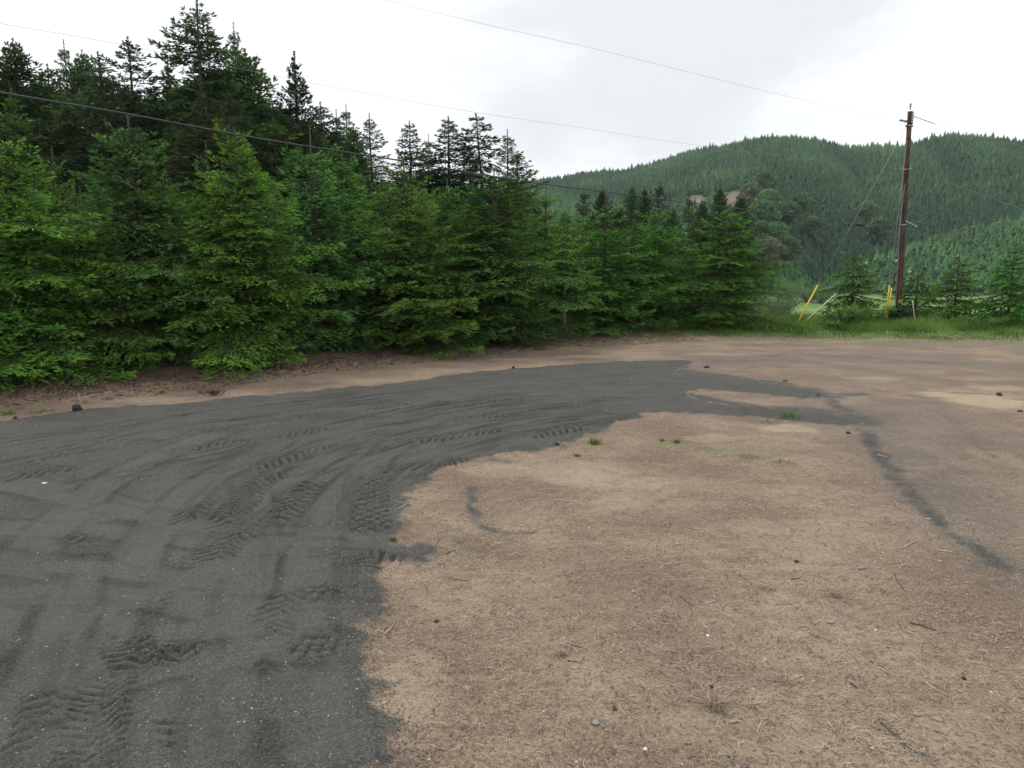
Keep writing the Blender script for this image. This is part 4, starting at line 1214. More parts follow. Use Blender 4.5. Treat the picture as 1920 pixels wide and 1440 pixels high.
for a in [(0, 712, 1.0, 1.0, 'leaf', 'leafy undergrowth at the left edge below the yellow-green spruce'), (35, 722, .8, .8, 'leaf', 'bright weeds on the brown bank at the far left'),
          (75, 718, .7, .55, 'leaf_dark', 'dark weeds right of the bright weeds at the far left'), (120, 712, .7, .6, 'leaf_dark', 'low leafy weeds below the olive-green spruce'),
          (168, 708, .7, .7, 'leaf_dark', 'leafy sprigs below the wide dark spruce, left side'), (265, 703, .5, .5, 'leaf_dark', 'small leafy sprig below the wide dark spruce, right side'),
          (372, 700, .6, .45, 'leaf', 'low green weeds left of the brightest spruce'), (425, 700, .7, .5, 'leaf', 'grassy green clump at the foot of the brightest spruce'),
          (470, 696, .6, .45, 'leaf_dark', 'small green clump right of the foot of the brightest spruce'), (640, 668, .7, .9, 'dry', 'tawny dead weeds under the grey-green spruce'),
          (735, 660, .6, .6, 'leaf_dark', 'leafy sprig under the olive-green spruce'), (1010, 642, .6, .4, 'leaf_dark', 'little green sprig left of the bare trunk'),
          (1215, 628, 1.2, .6, 'grass', 'bright grass-green clump under the widely tiered spruce'), (1240, 628, 1.0, .5, 'grass', 'second bright clump just right of the one under the tiered spruce'),
          (1330, 624, .7, 1.0, 'dry', 'reddish dry weed stalks under the last spruce of the row'), (1440, 622, .7, .5, 'grass', 'grass clump between the last spruce and the yellow guard')]:
    bush(SH[2 if a[4] != 'leaf_dark' else 1], *a[:6], GU, bark='twig_dead' if a[4] == 'dry' else 'bark')
for a in [(960, 640, 1.6, 1.3, 'dry', 'brown tangle of dead brush under the biggest deep green spruce'), (905, 645, 1.0, .8, 'dry', 'smaller dead brush left of the big brown tangle'),
          (1000, 638, 1.1, .9, 'dry', 'dead brush between the big tangle and the bare trunk')]:
    bush(DB, *a[:6], 'dead brush at the forest edge', bark='twig_dead', name='dead_brush', cat='brush')

# ------------------------------------------------------------------ grass and ground debris
def blades(P, Hb, Wb, rng, lean=.35):
    n = len(P)
    a = rng.uniform(0, 6.28, n); u = np.stack([np.cos(a), np.sin(a), np.zeros(n)], 1)
    b = rng.uniform(0, 6.28, n); ln = np.stack([np.cos(b), np.sin(b), np.zeros(n)], 1) * (Hb * lean * rng.uniform(.2, 1.3, n))[:, None]
    up = np.array([0, 0, 1.0])
    m = P + up * (Hb * .55)[:, None] + ln * .35
    t = P + up * Hb[:, None] + ln
    V = np.stack([P - u * Wb[:, None] * .5, P + u * Wb[:, None] * .5, m + u * Wb[:, None] * .4, m - u * Wb[:, None] * .4,
                  m - u * Wb[:, None] * .4, m + u * Wb[:, None] * .4, t + u * .001, t - u * .001], 1)
    return V.reshape(-1, 3), np.arange(n * 8).reshape(-1, 4)
rng = np.random.default_rng(5)
n = 240000
gx = rng.uniform(2, 40, n); gy = rng.uniform(27, 54, n)
e = gy - edge_y(gx)
dens = sm(-1.2, .8, e + (fbm(gx * .6, gy * .6, 95, 3) - .5) * 3.0) * sm(1, 8, gx) * sm(54, 44, gy)
dens *= sm(.25, .5, fbm(gx * .8, gy * .8, 96, 3) + .12)
k = rng.random(n) < dens
gx, gy, e = gx[k], gy[k], e[k]
hb = (.10 + .32 * sm(.2, 3.0, e)) * rng.uniform(.5, 1.3, len(gx)) * (.25 + 1.5 * fbm(gx * .9, gy * .9, 97, 4))
V, F = blades(np.stack([gx, gy, terrain(gx, gy) - .02], 1), hb, rng.uniform(.012, .026, len(gx)), rng)
T = np.repeat(np.clip((fbm(gx * .9, gy * .9, 98, 4) - .3) * 2.2 + rng.uniform(-.25, .3, len(gx)), 0, 1), 8)
tag(link('grass', mesh_np('grass', V, F, {'tint': T}), M['grass']), 'tall green verge grass on the bank beyond the clearing', 'grass', kind='stuff')
# dry mown strip
M['straw'] = foliage_mat('straw', (.30, .235, .155), (.52, .45, .33), (.26, .19, .125), trans=.15)
n = 70000
gx = rng.uniform(-2, 40, n); gy = rng.uniform(26, 38, n); e = gy - edge_y(gx)
k = rng.random(n) < sm(-3.2, -1.0, e + (fbm(gx * .6, gy * .6, 99, 3) - .5) * 3) * sm(2.0, .5, e) * .55
gx, gy = gx[k], gy[k]
V, F = blades(np.stack([gx, gy, terrain(gx, gy) - .01], 1), rng.uniform(.03, .12, len(gx)), rng.uniform(.012, .022, len(gx)), rng, 1.6)
tag(link('dry_grass', mesh_np('dry_grass', V, F, {'tint': np.repeat(rng.random(len(gx)), 8)}), M['straw']), 'short dry yellowed grass between the dirt and the green verge', 'dry grass', kind='stuff')
# sample height of the built ground surface
def gz(x, y):
    i = np.clip(np.searchsorted(xs, x) - 1, 0, nx - 2); j = np.clip(np.searchsorted(ys, y) - 1, 0, ny - 2)
    fx = (x - xs[i]) / (xs[i + 1] - xs[i]); fy = (y - ys[j]) / (ys[j + 1] - ys[j])
    return (GZ[j, i] * (1 - fx) + GZ[j, i + 1] * fx) * (1 - fy) + (GZ[j + 1, i] * (1 - fx) + GZ[j + 1, i + 1] * fx) * fy
def near_samples(n, y0=3.6, y1=20):
    y = y0 * (y1 / y0) ** rng.random(n)
    x = rng.uniform(-.85, .85, n) * y
    j = np.clip(np.searchsorted(ys, y), 0, ny - 1); i = np.clip(np.searchsorted(xs, x), 0, nx - 1)
    return x, y, att['gravel'][j, i]
def flakes(x, y, L, w, lift=.35):
    n = len(x)
    a = rng.uniform(0, 6.28, n); d = np.stack([np.cos(a), np.sin(a)], 1)
    z0 = gz(x, y); x1, y1 = x + d[:, 0] * L, y + d[:, 1] * L; z1 = gz(x1, y1)
    cv = rng.normal(0, .12, n) * L
    p0 = np.stack([x, y, z0 + .004], 1); p2 = np.stack([x1, y1, z1 + .004 + rng.random(n) * lift * L * .4], 1)
    pm_ = (p0 + p2) / 2 + np.stack([-d[:, 1] * cv, d[:, 0] * cv, rng.random(n) * .12 * L + .004], 1)
    s = np.stack([-d[:, 1], d[:, 0], np.full(n, .3)], 1) * (w / 2)[:, None]
    V = np.stack([p0 - s, p0 + s, pm_ + s, pm_ - s, pm_ - s, pm_ + s, p2 + s * .5, p2 - s * .5], 1).reshape(-1, 3)
    return V, np.arange(n * 8).reshape(-1, 4)
x, y, g = near_samples(44000)
cl = fbm(x * 1.3, y * 1.3, 101, 4)
k = (g < .3) & (rng.random(len(x)) < sm(.40, .62, cl) * .85 + .12)
x, y = x[k], y[k]
V, F = flakes(x, y, rng.uniform(.02, .11, len(x)) * np.where(rng.random(len(x)) < .04, 2.2, 1), rng.uniform(.002, .0045, len(x)))
tag(link('straw_litter', mesh_np('straw_litter', V, F, {'tint': np.repeat(rng.random(len(x)), 8)}), M['straw']), 'dry straw and grass stems strewn over the bare dirt', 'straw', kind='stuff')
x, y, g = near_samples(9000)
k = g < .3; x, y = x[k], y[k]
V, F = flakes(x, y, rng.uniform(.02, .08, len(x)), rng.uniform(.003, .008, len(x)))
tag(link('bark_litter', mesh_np('bark_litter', V, F, {'tint': np.repeat(rng.random(len(x)), 8)}), M['twig_dead']), 'dark bark chips and broken twigs strewn over the dirt', 'bark chips', kind='stuff')
# debris along the forest edge
n = 12000
x = rng.uniform(-16, 8, n); y = edge_y(x) + 1.0 - 3.6 * rng.random(n) ** 1.4
V, F = flakes(x, y, rng.uniform(.06, .32, n), rng.uniform(.010, .030, n), .9)
tag(link('brush_litter', mesh_np('brush_litter', V, F, {'tint': np.repeat(rng.random(n), 8)}), M['shreds']), 'shredded brown brush raked along the forest edge', 'brush litter', kind='stuff')
# pebbles
def stone_mesh(seed, ico=8):
    r = np.random.default_rng(seed)
    nl, nr_ = 7, 9
    V = []
    for i in range(nl + 1):
        t = math.pi * i / nl
        for j in range(nr_):
            p_ = 2 * math.pi * j / nr_
            V.append([math.sin(t) * math.cos(p_), math.sin(t) * math.sin(p_), math.cos(t)])
    V = np.array(V); ph = r.uniform(0, 6, 6)
    q = 1 + .16 * np.sin(V[:, 0] * 3 + ph[0]) + .14 * np.sin(V[:, 1] * 4 + ph[1]) + .12 * np.sin(V[:, 2] * 5 + V[:, 0] * 3 + ph[2])
    V = V * q[:, None]
    for _ in range(4):
        nn = nrm(r.normal(0, 1, 3)); dd = V @ nn; c = r.uniform(.55, .8)
        V = V - nn[None] * np.maximum(dd - c, 0)[:, None]
    F = [[i * nr_ + j, (i + 1) * nr_ + j, (i + 1) * nr_ + (j + 1) % nr_, i * nr_ + (j + 1) % nr_] for i in range(nl) for j in range(nr_)]
    return V, np.array(F)
oc = np.array([[1, 0, 0], [0, 1, 0], [-1, 0, 0], [0, -1, 0], [.5, .5, .55], [-.5, .5, .6], [-.5, -.5, .5], [.5, -.5, .6]])
ocF = np.array([[0, 1, 4, 4], [0, 1, 5, 4], [1, 2, 5, 5]])
def pebbles(n, want_gravel, smin, smax, edge=False):
    x, y, g = near_samples(n, 3.6, 16)
    k = (g > .6) if want_gravel else (g < .4)
    if edge: k = (g > .04) & (g < .75)
    x, y = x[k], y[k]; m = len(x)
    c = np.array([[-1, -1, -.3], [1, -1, -.3], [1, 1, -.3], [-1, 1, -.3], [-.6, -.6, .6], [.6, -.6, .6], [.6, .6, .6], [-.6, .6, .6]])
    Fq = np.array([[0, 1, 5, 4], [1, 2, 6, 5], [2, 3, 7, 6], [3, 0, 4, 7], [4, 5, 6, 7]])
    s = smin + (smax - smin) * rng.random(m) ** 3
    a = rng.uniform(0, 6.28, m); ca, sa = np.cos(a), np.sin(a)
    q = c[None] * rng.uniform(.6, 1.2, (m, 8, 3))
    vx = (q[..., 0] * ca[:, None] - q[..., 1] * sa[:, None]) * s[:, None] + x[:, None]
    vy = (q[..., 0] * sa[:, None] + q[..., 1] * ca[:, None]) * s[:, None] * .8 + y[:, None]
    vz = q[..., 2] * s[:, None] * .7 + gz(x, y)[:, None]
    V = np.stack([vx, vy, vz], -1).reshape(-1, 3)
    return V, (Fq[None] + (np.arange(m) * 8)[:, None, None]).reshape(-1, 4), np.repeat(rng.random(m), 8)
def pebble_mat(name, a, b_, c):
    m, nt, out = new_mat(name)
    t = attr(nt, 'tint')
    col = mixc(nt, t, a, b_)
    col = mixc(nt, maprange(nt, t, .95, .97), col, c)
    principled(nt, out, col, .85, .3)
    return m
V, F, T = pebbles(34000, True, .0035, .012)
tag(link('gravel_stones', mesh_np('gravel_stones', V, F, {'tint': T}), pebble_mat('gravel_stone', (.045, .044, .040), (.125, .123, .114), (.30, .295, .275))), 'loose crushed dark stones on the gravel surface', 'gravel', kind='stuff')
V, F, T = pebbles(170000, True, .003, .010, True)
tag(link('edge_stones', mesh_np('edge_stones', V, F, {'tint': T}), bpy.data.materials['gravel_stone']), 'loose dark stones thinning out along the gravel edges', 'gravel', kind='stuff')
V, F, T = pebbles(16000, False, .004, .014)
tag(link('dirt_pebbles', mesh_np('dirt_pebbles', V, F, {'tint': T}), pebble_mat('dirt_pebble', (.13, .10, .075), (.32, .25, .19), (.50, .46, .40))), 'small pebbles and crumbs lying on the brown dirt', 'pebbles', kind='stuff')

# single stones, sticks and tufts one can point to
M['rock_black'] = plain_mat('rock_black', (.018, .017, .016), (.045, .042, .038), 12, .9)
M['rock_grey'] = plain_mat('rock_grey', (.20, .19, .18), (.34, .32, .30), 25, .85)
M['rock_white'] = plain_mat('rock_white', (.62, .60, .58), (.75, .73, .70), 25, .7)
M['rock_tan'] = plain_mat('rock_tan', (.26, .20, .14), (.38, .30, .21), 25, .9)
M['clod_dark'] = plain_mat('clod_dark', (.05, .032, .022), (.10, .068, .046), 25, .95)
SM = [mesh_np('stone', *stone_mesh(s), {'tint': np.zeros(72)}, smooth=False) for s in (1, 2, 3, 4)]
for i, (u, v, s, fl, mt, cat, nm, lb) in enumerate([
    (144, 771, .12, .95, 'rock_black', 'rock', 'rock', 'black rock on the outer gravel edge at the left'),
    (29, 783, .05, .8, 'rock_black', 'rock', 'rock', 'small black rock on the dirt near the left border of the photo'),
    (963, 691, .06, .8, 'rock_black', 'rock', 'rock', 'small black rock on the far gravel edge in the middle'),
    (1326, 689, .10, .55, 'clod_dark', 'clod', 'dirt_clod', 'dark brown clod on the far right end of the gravel'),
    (1472, 716, .08, .5, 'clod_dark', 'clod', 'dirt_clod', 'dark clod near the tip of the upper gravel arm'),
    (1534, 744, .06, .5, 'clod_dark', 'clod', 'dirt_clod', 'small dark clod just below the tip of the upper gravel arm'),
    (1874, 741, .09, .6, 'clod_dark', 'clod', 'dirt_clod', 'dark clod on the pale dry patch near the right border'),
    (1913, 772, .05, .6, 'clod_dark', 'clod', 'dirt_clod', 'dark clod at the right border below the pale patch'),
    (1045, 837, .06, .6, 'rock_black', 'rock', 'rock', 'black lump at the inner gravel edge above the green weed tuft'),
    (1591, 813, .05, .6, 'clod_dark', 'clod', 'dirt_clod', 'tiny dark clod left of the curving gravel strip'),
    (83, 908, .045, .35, 'rock_white', 'stone', 'stone', 'white chip on the gravel at the left'),
    (1327, 1193, .022, .5, 'rock_white', 'stone', 'stone', 'bright white chip in the middle of the dirt foreground'),
    (1210, 1410, .02, .5, 'rock_white', 'stone', 'stone', 'white chip near the bottom border'),
    (1250, 1080, .022, .35, 'rock_tan', 'stone', 'stone', 'flat pale chip in the dirt centre'),
    (1116, 1358, .035, .35, 'rock_grey', 'stone', 'stone', 'flat grey stone near the bottom, left of the straw tuft'),
    (1615, 1068, .04, .45, 'rock_grey', 'stone', 'stone', 'pale grey stone in the dirt below the end of the curving gravel strip'),
    (1740, 977, .05, .4, 'rock_grey', 'stone', 'stone', 'grey stone beside the curving gravel strip'),
    (1558, 1167, .05, .25, 'rock_grey', 'stone', 'stone', 'flat grey stone right of the dirt centre'),
    (1718, 1338, .032, .35, 'rock_tan', 'stone', 'stone', 'flat tan stone at the lower right, left of a pair'),
    (1757, 1350, .034, .35, 'rock_tan', 'stone', 'stone', 'flat tan stone at the lower right, right of a pair'),
    (1878, 1333, .022, .5, 'rock_tan', 'stone', 'stone', 'small tan stone near the lower right border'),
    (1226, 1224, .018, .8, 'rock_tan', 'stone', 'stone', 'round tan pebble left of the white chip'),
    (1334, 1289, .02, .7, 'clod_dark', 'clod', 'dirt_clod', 'dark crumb just above the straw tuft'),
    (1153, 1330, .022, .6, 'clod_dark', 'clod', 'dirt_clod', 'dark crumb left of the straw tuft'),
    (818, 1165, .028, .5, 'clod_dark', 'clod', 'dirt_clod', 'dark clod on the dirt right of the gravel edge'),
    (1493, 1057, .03, .7, 'clod_dark', 'clod', 'dirt_clod', 'round black clod left of the pale grey stone'),
    (1808, 1276, .022, .6, 'clod_dark', 'clod', 'dirt_clod', 'dark clod below the white spot at the lower right')]):
    x, y = G(u, v)
    o = link(nm, SM[i % 4], M[mt], None, (x, y, float(gz(x, y)) + s * fl * .35))
    o.scale = (s, s * .8, s * fl); o.rotation_euler = (0, 0, i * 1.3)
    tag(o, lb, cat, 'single stones and clods on the ground')
M['stick_pale'] = plain_mat('stick_pale', (.42, .33, .22), (.60, .50, .36), 30, .8)
M['stick_dark'] = plain_mat('stick_dark', (.06, .038, .025), (.14, .09, .06), 30, .9)
sticks = [(1040, 937, 1083, 943, .012, 'p', 'long pale straight stick inside the dirt, right of the dark tyre arc'), (745, 960, 762, 949, .012, 'p', 'short pale stick on the gravel edge'),
          (838, 1038, 855, 1030, .01, 'd', 'short brown stick beside the gravel tongue'), (718, 1195, 740, 1172, .009, 'p', 'pale stick on the dirt at the gravel corner'),
          (762, 1167, 770, 1180, .007, 'p', 'small pale stick right of the one at the gravel corner'), (1695, 1030, 1720, 1015, .012, 'p', 'pale stick end on the right-hand dirt'),
          (1675, 944, 1682, 954, .011, 'p', 'short pale stick left of the curving gravel strip'), (1645, 853, 1665, 857, .014, 'p', 'pale splinter lying on the curving gravel strip'),
          (1275, 1120, 1298, 1137, .009, 'd', 'dark curved twig in the dirt centre'), (1483, 1090, 1500, 1087, .008, 'd', 'curved dark twig under the round black clod'),
          (1705, 1170, 1756, 1187, .012, 'd', 'thick dark stick at the right of the foreground'), (1702, 1181, 1745, 1196, .007, 'p', 'thin stick lying below the thick dark one'),
          (1648, 1348, 1680, 1382, .006, 'd', 'thin dark twig beside the black smear at the lower right'), (1676, 1078, 1700, 1112, .006, 'd', 'long thin twig in the middle right of the dirt'),
          (1735, 1278, 1778, 1305, .007, 'p', 'long straw at the lower right pointing to the tan stones'), (1320, 1176, 1330, 1190, .006, 'p', 'straw leaning on the white chip'),
          (1366, 1354, 1392, 1352, .012, 'p', 'flat pale husk below the straw tuft'), (1470, 1278, 1505, 1265, .010, 'p', 'forked pale root right of the straw tuft'),
          (1175, 1335, 1200, 1355, .006, 'p', 'crossed pale straw left of the straw tuft'), (1552, 1355, 1565, 1372, .008, 'p', 'pale forked straw at the lower right of centre'),
          (1594, 1280, 1606, 1290, .012, 'd', 'reddish bark chip right of the straw tuft'), (1770, 1400, 1805, 1437, .006, 'p', 'long straw at the bottom right border'),
          (1760, 1035, 1790, 1041, .012, 'p', 'pale stick at the right of the dirt'), (1650, 1050, 1655, 1060, .01, 'p', 'short pale stick above the long thin twig'),
          (1535, 870, 1552, 878, .012, 'p', 'dull stick left of the middle of the curving strip'), (1063, 1205, 1100, 1216, .006, 'd', 'twig across the brown hollow'),
          (1063, 1240, 1090, 1246, .009, 'd', 'dark root at the pale grass wisp'), (850, 1085, 880, 1088, .008, 'd', 'dark twig below the gravel tongue')]
for i, (u0, v0, u1, v1, r, c, lb) in enumerate(sticks):
    a, b_ = G(u0, v0), G(u1, v1)
    s = np.linspace(0, 1, 7)
    rr = random.Random(i)
    cv = rr.uniform(-.10, .10)
    L = math.hypot(*(b_ - a))
    pts = []
    for q in s:
        p_ = a + (b_ - a) * q
        nrm_ = np.array([-(b_ - a)[1], (b_ - a)[0]]) * cv * math.sin(q * 3.1) + np.array([rr.uniform(-1, 1), rr.uniform(-1, 1)]) * .01 * L
        p_ = p_ + nrm_
        pts.append([p_[0], p_[1], float(gz(p_[0], p_[1])) + r * .8])
    o3 = np.array(pts[0])
    m_ = MB(); m_.tube(np.array(pts) - o3, np.linspace(r, r * .5, 7) * .55, 6)
    if i % 3 == 1:
        q3 = np.array(pts[3]) - o3; m_.tube([q3, q3 + [L * .12, L * .10, r]], [r * .35, r * .15], 4)
    tag(link('stick', m_.mesh('stick'), M['stick_pale' if c == 'p' else 'stick_dark'], None, o3), lb, 'stick', 'single sticks and straws on the dirt')
def tuft(u, v, R, H, n, mat, label, lean=1.2, cat='grass tuft', flat=False):
    x, y = G(u, v)
    r = np.random.default_rng(int(u + v))
    P = np.zeros((n, 3)); P[:, 0] = r.normal(0, R * .35, n); P[:, 1] = r.normal(0, R * .35, n)
    V, F = blades(P, H * r.uniform(.4, 1.1, n), np.full(n, .006 + H * .02), r, lean)
    me_ = mesh_np('tuft', V, F, {'tint': np.repeat(r.random(n), 8)})
    o = link('grass_tuft', me_, M[mat], None, (x, y, float(gz(x, y))))
    tag(o, label, cat, 'single tufts on the clearing', 'stuff' if R >= .25 else None)
tuft(1340, 1322, .10, .07, 120, 'straw', 'uprooted straw-coloured tuft with reddish roots near the bottom', 3.0)
tuft(1410, 1322, .04, .04, 50, 'straw', 'thin wisps of straw right of the uprooted tuft', 3.0)
tuft(1055, 1228, .08, .05, 60, 'straw', 'pale dry grass wisp with a dark root in the left dirt foreground', 2.6)
tuft(1470, 1275, .10, .05, 70, 'straw', 'pale tangle of dry roots right of the uprooted tuft', 2.6)
tuft(1570, 1118, .14, .05, 110, 'straw', 'pale yellow dry grass patch right of the dirt centre', 2.2)
tuft(1440, 1105, .10, .04, 60, 'straw', 'small dry grass patch left of the pale yellow one', 2.2)
tuft(1114, 832, .16, .10, 160, 'grass', 'bright green weed tuft at the inner gravel edge', .9)
tuft(1268, 829, .10, .07, 90, 'grass', 'small green weeds right of the bright weed tuft')
tuft(1242, 826, .08, .05, 60, 'grass', 'thin green weeds between the two green tufts')
tuft(1082, 855, .07, .05, 70, 'grass', 'tiny green weeds just below the bright weed tuft')
tuft(738, 1016, .05, .06, 40, 'grass', 'tiny green tuft in the notch of the gravel edge')
tuft(1482, 784, .3, .16, 120, 'grass', 'yellow-green tuft on the lower gravel arm')
tuft(1440, 790, .3, .10, 60, 'straw', 'dry tuft beside the one on the lower gravel arm')
tuft(160, 755, .2, .14, 110, 'straw', 'tawny dry tuft behind the black rock')
tuft(15, 775, .25, .15, 90, 'grass', 'green weeds on the dirt at the left border')
tuft(75, 772, .4, .06, 160, 'grass', 'flat green patch left of the black rock')
tuft(1400, 858, .4, .05, 120, 'grass', 'faint green patch on the dirt inside the curve')
tuft(1330, 845, .4, .05, 140, 'straw', 'faint dry patch on the dirt inside the curve')
tuft(1465, 868, .3, .05, 80, 'grass', 'faint green weeds right of the dry patch inside the curve')
tuft(1660, 1110, .08, .04, 50, 'straw', 'short dry stems near the long thin twig')
x, y = G(398, 738)
m_ = MB(); rr = np.random.default_rng(3)
for k in range(26):
    a = rr.uniform(0, 6.28); L = rr.uniform(.2, .55)
    p0 = np.array([rr.normal(0, .12), rr.normal(0, .12), rr.uniform(0, .05)])
    m_.tube([p0, p0 + [math.cos(a) * L * .5, math.sin(a) * L * .5, .08 + rr.uniform(0, .08)], p0 + [math.cos(a) * L, math.sin(a) * L, rr.uniform(0, .16)]], [.014, .010, .005], 4, rr.random())
tag(link('brush_pile', m_.mesh('brush_pile'), M['twig_dead'], None, (x, y, float(gz(x, y)))), 'little heap of reddish twigs on the dirt behind the gravel', 'brush pile')

# white daisies in the verge
M['petal'] = plain_mat('petal', (.75, .75, .72), (.82, .82, .8), 30, .6)
dm = MB()
for k in range(7):
    a = k * .9; dm.add([[0, 0, .5], [math.cos(a) * .022, math.sin(a) * .022, .505], [math.cos(a + .4) * .034, math.sin(a + .4) * .034, .50], [math.cos(a + .75) * .022, math.sin(a + .75) * .022, .505]], [[0, 1, 2, 3]])
dmesh = dm.mesh('daisy_flower')
sm_ = MB(); sm_.tube([[0, 0, 0], [.01, 0, .3], [0, 0, .498]], [.003, .0025, .002], 4); smesh = sm_.mesh('daisy_stem')
rr = random.Random(4)
for k in range(34):
    u = rr.choice([rr.uniform(1440, 1500), rr.uniform(1720, 1900), rr.uniform(1730, 1830)])
    x, y = G(u, rr.uniform(600, 628)); 
    e = empty('daisy', (x, y, tz(x, y)), 'white daisy in the tall verge grass', 'flower', 'white daisies in the verge', rr.uniform(0, 6))
    e.scale = (1.3, 1.3, rr.uniform(.9, 1.3))
    link('flower', dmesh, M['petal'], e); link('stem', smesh, M['leaf'], e)

# ------------------------------------------------------------------ utility pole, wires, guards
def pole_mat():
    m, nt, out = new_mat('pole_wood')
    v = objcoord(nt, (1, 1, .12))
    n = noise(nt, v, 16, 5, .7); n2 = noise(nt, objcoord(nt), 1.6, 3)
    c = mixc(nt, maprange(nt, n, .32, .68), (.034, .020, .014), (.125, .078, .056))
    c = mixc(nt, maprange(nt, n2, .45, .7, 0, .5), c, (.20, .13, .10))
    principled(nt, out, c, .85, .25, n, .7, .015)
    return m
M['pole_wood'] = pole_mat()
M['steel'] = plain_mat('steel', (.30, .31, .32), (.46, .47, .48), 40, .45, .8)
M['cable'] = plain_mat('cable', (.04, .044, .047), (.085, .09, .095), 40, .6)
M['wire_grey'] = plain_mat('wire_grey', (.26, .265, .27), (.40, .41, .42), 40, .5, .2)
M['yellow'] = plain_mat('yellow', (.62, .40, .03), (.72, .50, .06), 6, .5)
M['ceramic'] = plain_mat('ceramic', (.10, .11, .12), (.22, .23, .25), 8, .3)
M['white_stick'] = plain_mat('white_stick', (.60, .52, .36), (.74, .68, .54), 6, .7)
M['tag_white'] = plain_mat('tag_white', (.55, .58, .60), (.75, .77, .78), 12, .5)
M['tag_black'] = plain_mat('tag_black', (.02, .02, .02), (.03, .03, .03), 12, .6)
PD = 40.0
top = AT(1706.5, 209, PD); bot = AT(1683, 596, PD); bot_z = tz(bot[0], bot[1])
pole = empty('utility_pole', (bot[0], bot[1], bot_z), 'tall brown wooden utility pole on the grassy bank', 'utility pole')
base = np.array([bot[0], bot[1], bot_z])
dirp = top - base
m_ = MB(); s = np.linspace(-.04, 1, 16)
m_.tube([dirp * q for q in s], [.160 - .045 * q for q in s], 20)
link('post', m_.mesh('pole_post', True), M['pole_wood'], pole)
def on_pole(v):                       # local point on the pole axis at photo row v
    q = (bot[2] - AT(1700, v, PD)[2]) / (bot[2] - top[2])
    zl = AT(1700, v, PD)[2] - base[2]
    return dirp * (zl / dirp[2])
m_ = MB(); c0 = on_pole(206); m_.tube([c0, c0 + [0, 0, .10], c0 + [0, 0, .17]], [.03, .03, .02], 8)
for k, (zz_, r_) in enumerate([(.17, .085), (.22, .04), (.26, .075), (.32, .05)]):
    m_.tube([c0 + [0, 0, zz_], c0 + [0, 0, zz_ + .02]], [r_, r_ * .8], 10)
link('insulator', m_.mesh('top_insulator'), M['ceramic'], pole)
# white plate with dark characters on upper pole
m_ = MB(); pc = on_pole(222) + [.06, -.135, 0]; m_.box(pc, [.12, .012, .62]); pl = link('number_plate', m_.mesh('number_plate'), M['tag_black'], pole)
for zc_ in (.20, .06, -.08, -.20):
    m_ = MB(); m_.box(pc + [-.0, -.009, zc_], [.075, .006, .085]); link('tag', m_.mesh('plate_tag'), M['tag_white'], pl)
m_ = MB(); rp = on_pole(236); m_.tube([rp - dirp / 300, rp + dirp / 300], .135, 14)
m_.box(rp + [-.17, 0, 0], [.07, .06, .09]); m_.box(rp + [.16, 0, 0], [.06, .06, .09])
link('guy_clamp', m_.mesh('guy_clamp'), M['steel'], pole)
m_ = MB(); rp = on_pole(318); m_.tube([rp + [-.22, -.05, .0], rp + [.05, -.17, .0], rp + [.10, -.19, 0]], [.02, .02, .02], 6); m_.tube([rp + [.09, -.19, -.06], rp + [.09, -.19, .06]], [.045, .045], 10)
link('bracket', m_.mesh('neutral_bracket'), M['steel'], pole)
m_ = MB(); rp = on_pole(422); m_.tube([rp - dirp / 400, rp + dirp / 400], .155, 14); m_.box(rp + [-.19, -.02, 0], [.10, .05, .05])
link('cable_clamp', m_.mesh('cable_clamp'), M['steel'], pole)
m_ = MB(); rp = on_pole(565); r2 = on_pole(566)
m_.box(rp + [.03, -.175, .04], [.24, .014, .07]); m_.box(rp + [.0, -.178, -.05], [.20, .014, .06])
link('marker', m_.mesh('yellow_marker'), M['yellow'], pole, )
m_ = MB(); gd0 = on_pole(590) ; cp = [on_pole(v) + [-.165, -.03, 0] for v in (330, 400, 480, 540, 592)]; m_.tube(cp, .012, 5)
link('ground_wire', m_.mesh('ground_wire'), M['wire_grey'], pole)

def wire(name, pts_px, rad, mat, label, cat='wire', group='overhead lines', n=14, rad2=None):
    P = np.array([AT(u, v, d) for u, v, d in pts_px])
    Q = catmull(P, n) if len(P) > 2 else np.linspace(P[0], P[1], 3)
    o3 = Q[0]
    m_ = MB(); m_.tube(Q - o3, rad if rad2 is None else np.linspace(rad, rad2, len(Q)), 6)
    return tag(link(name, m_.mesh(name), M[mat], None, o3), label, cat, group)
# depth along a straight plan line through the pole foot
def plan_depth(u, x0, y0, x1, y1):
    a = (u - 960) / F_PX
    # approx: ray x = a' * y with a' from ray at mid row
    d = ray(u, 300); k = d[0] / d[1]
    t = (k * y0 - x0) / ((x1 - x0) - k * (y1 - y0))
    return y0 + t * (y1 - y0)
px_, py_ = top[0], PD
L1 = [(-260, 122), (0, 173), (240, 214), (500, 262), (750, 301), (985, 340), (1200, 368), (1400, 393), (1600, 418), (1691, 424)]
wire('telephone_cable', [(u, v, plan_depth(u, px_, py_, -8.2, 9.0)) for u, v in L1], .0145, 'cable', 'thick black cable running in front of the spruces from the left edge to the pole', 'cable')
L2 = [(-200, 8), (0, 44), (230, 84), (500, 139), (700, 177), (900, 212), (1100, 241), (1290, 270), (1500, 297), (1702, 318)]
wire('neutral_wire', [(u, v, plan_depth(u, px_, py_, -13, 13.0)) for u, v in L2], .0036, 'wire_grey', 'thin middle wire crossing the sky above the trees to the pole')
L3 = [(560, -42), (860, 34), (1130, 95), (1400, 162), (1560, 200), (1668, 223)]
wire('power_wire', [(u, v, plan_depth(u, px_, py_, -10, 20.0)) for u, v in L3], .0042, 'wire_grey', 'uppermost thin power wire reaching the top of the pole from the left')
Pz = lambda u, v, d=PD: (u, v, d)
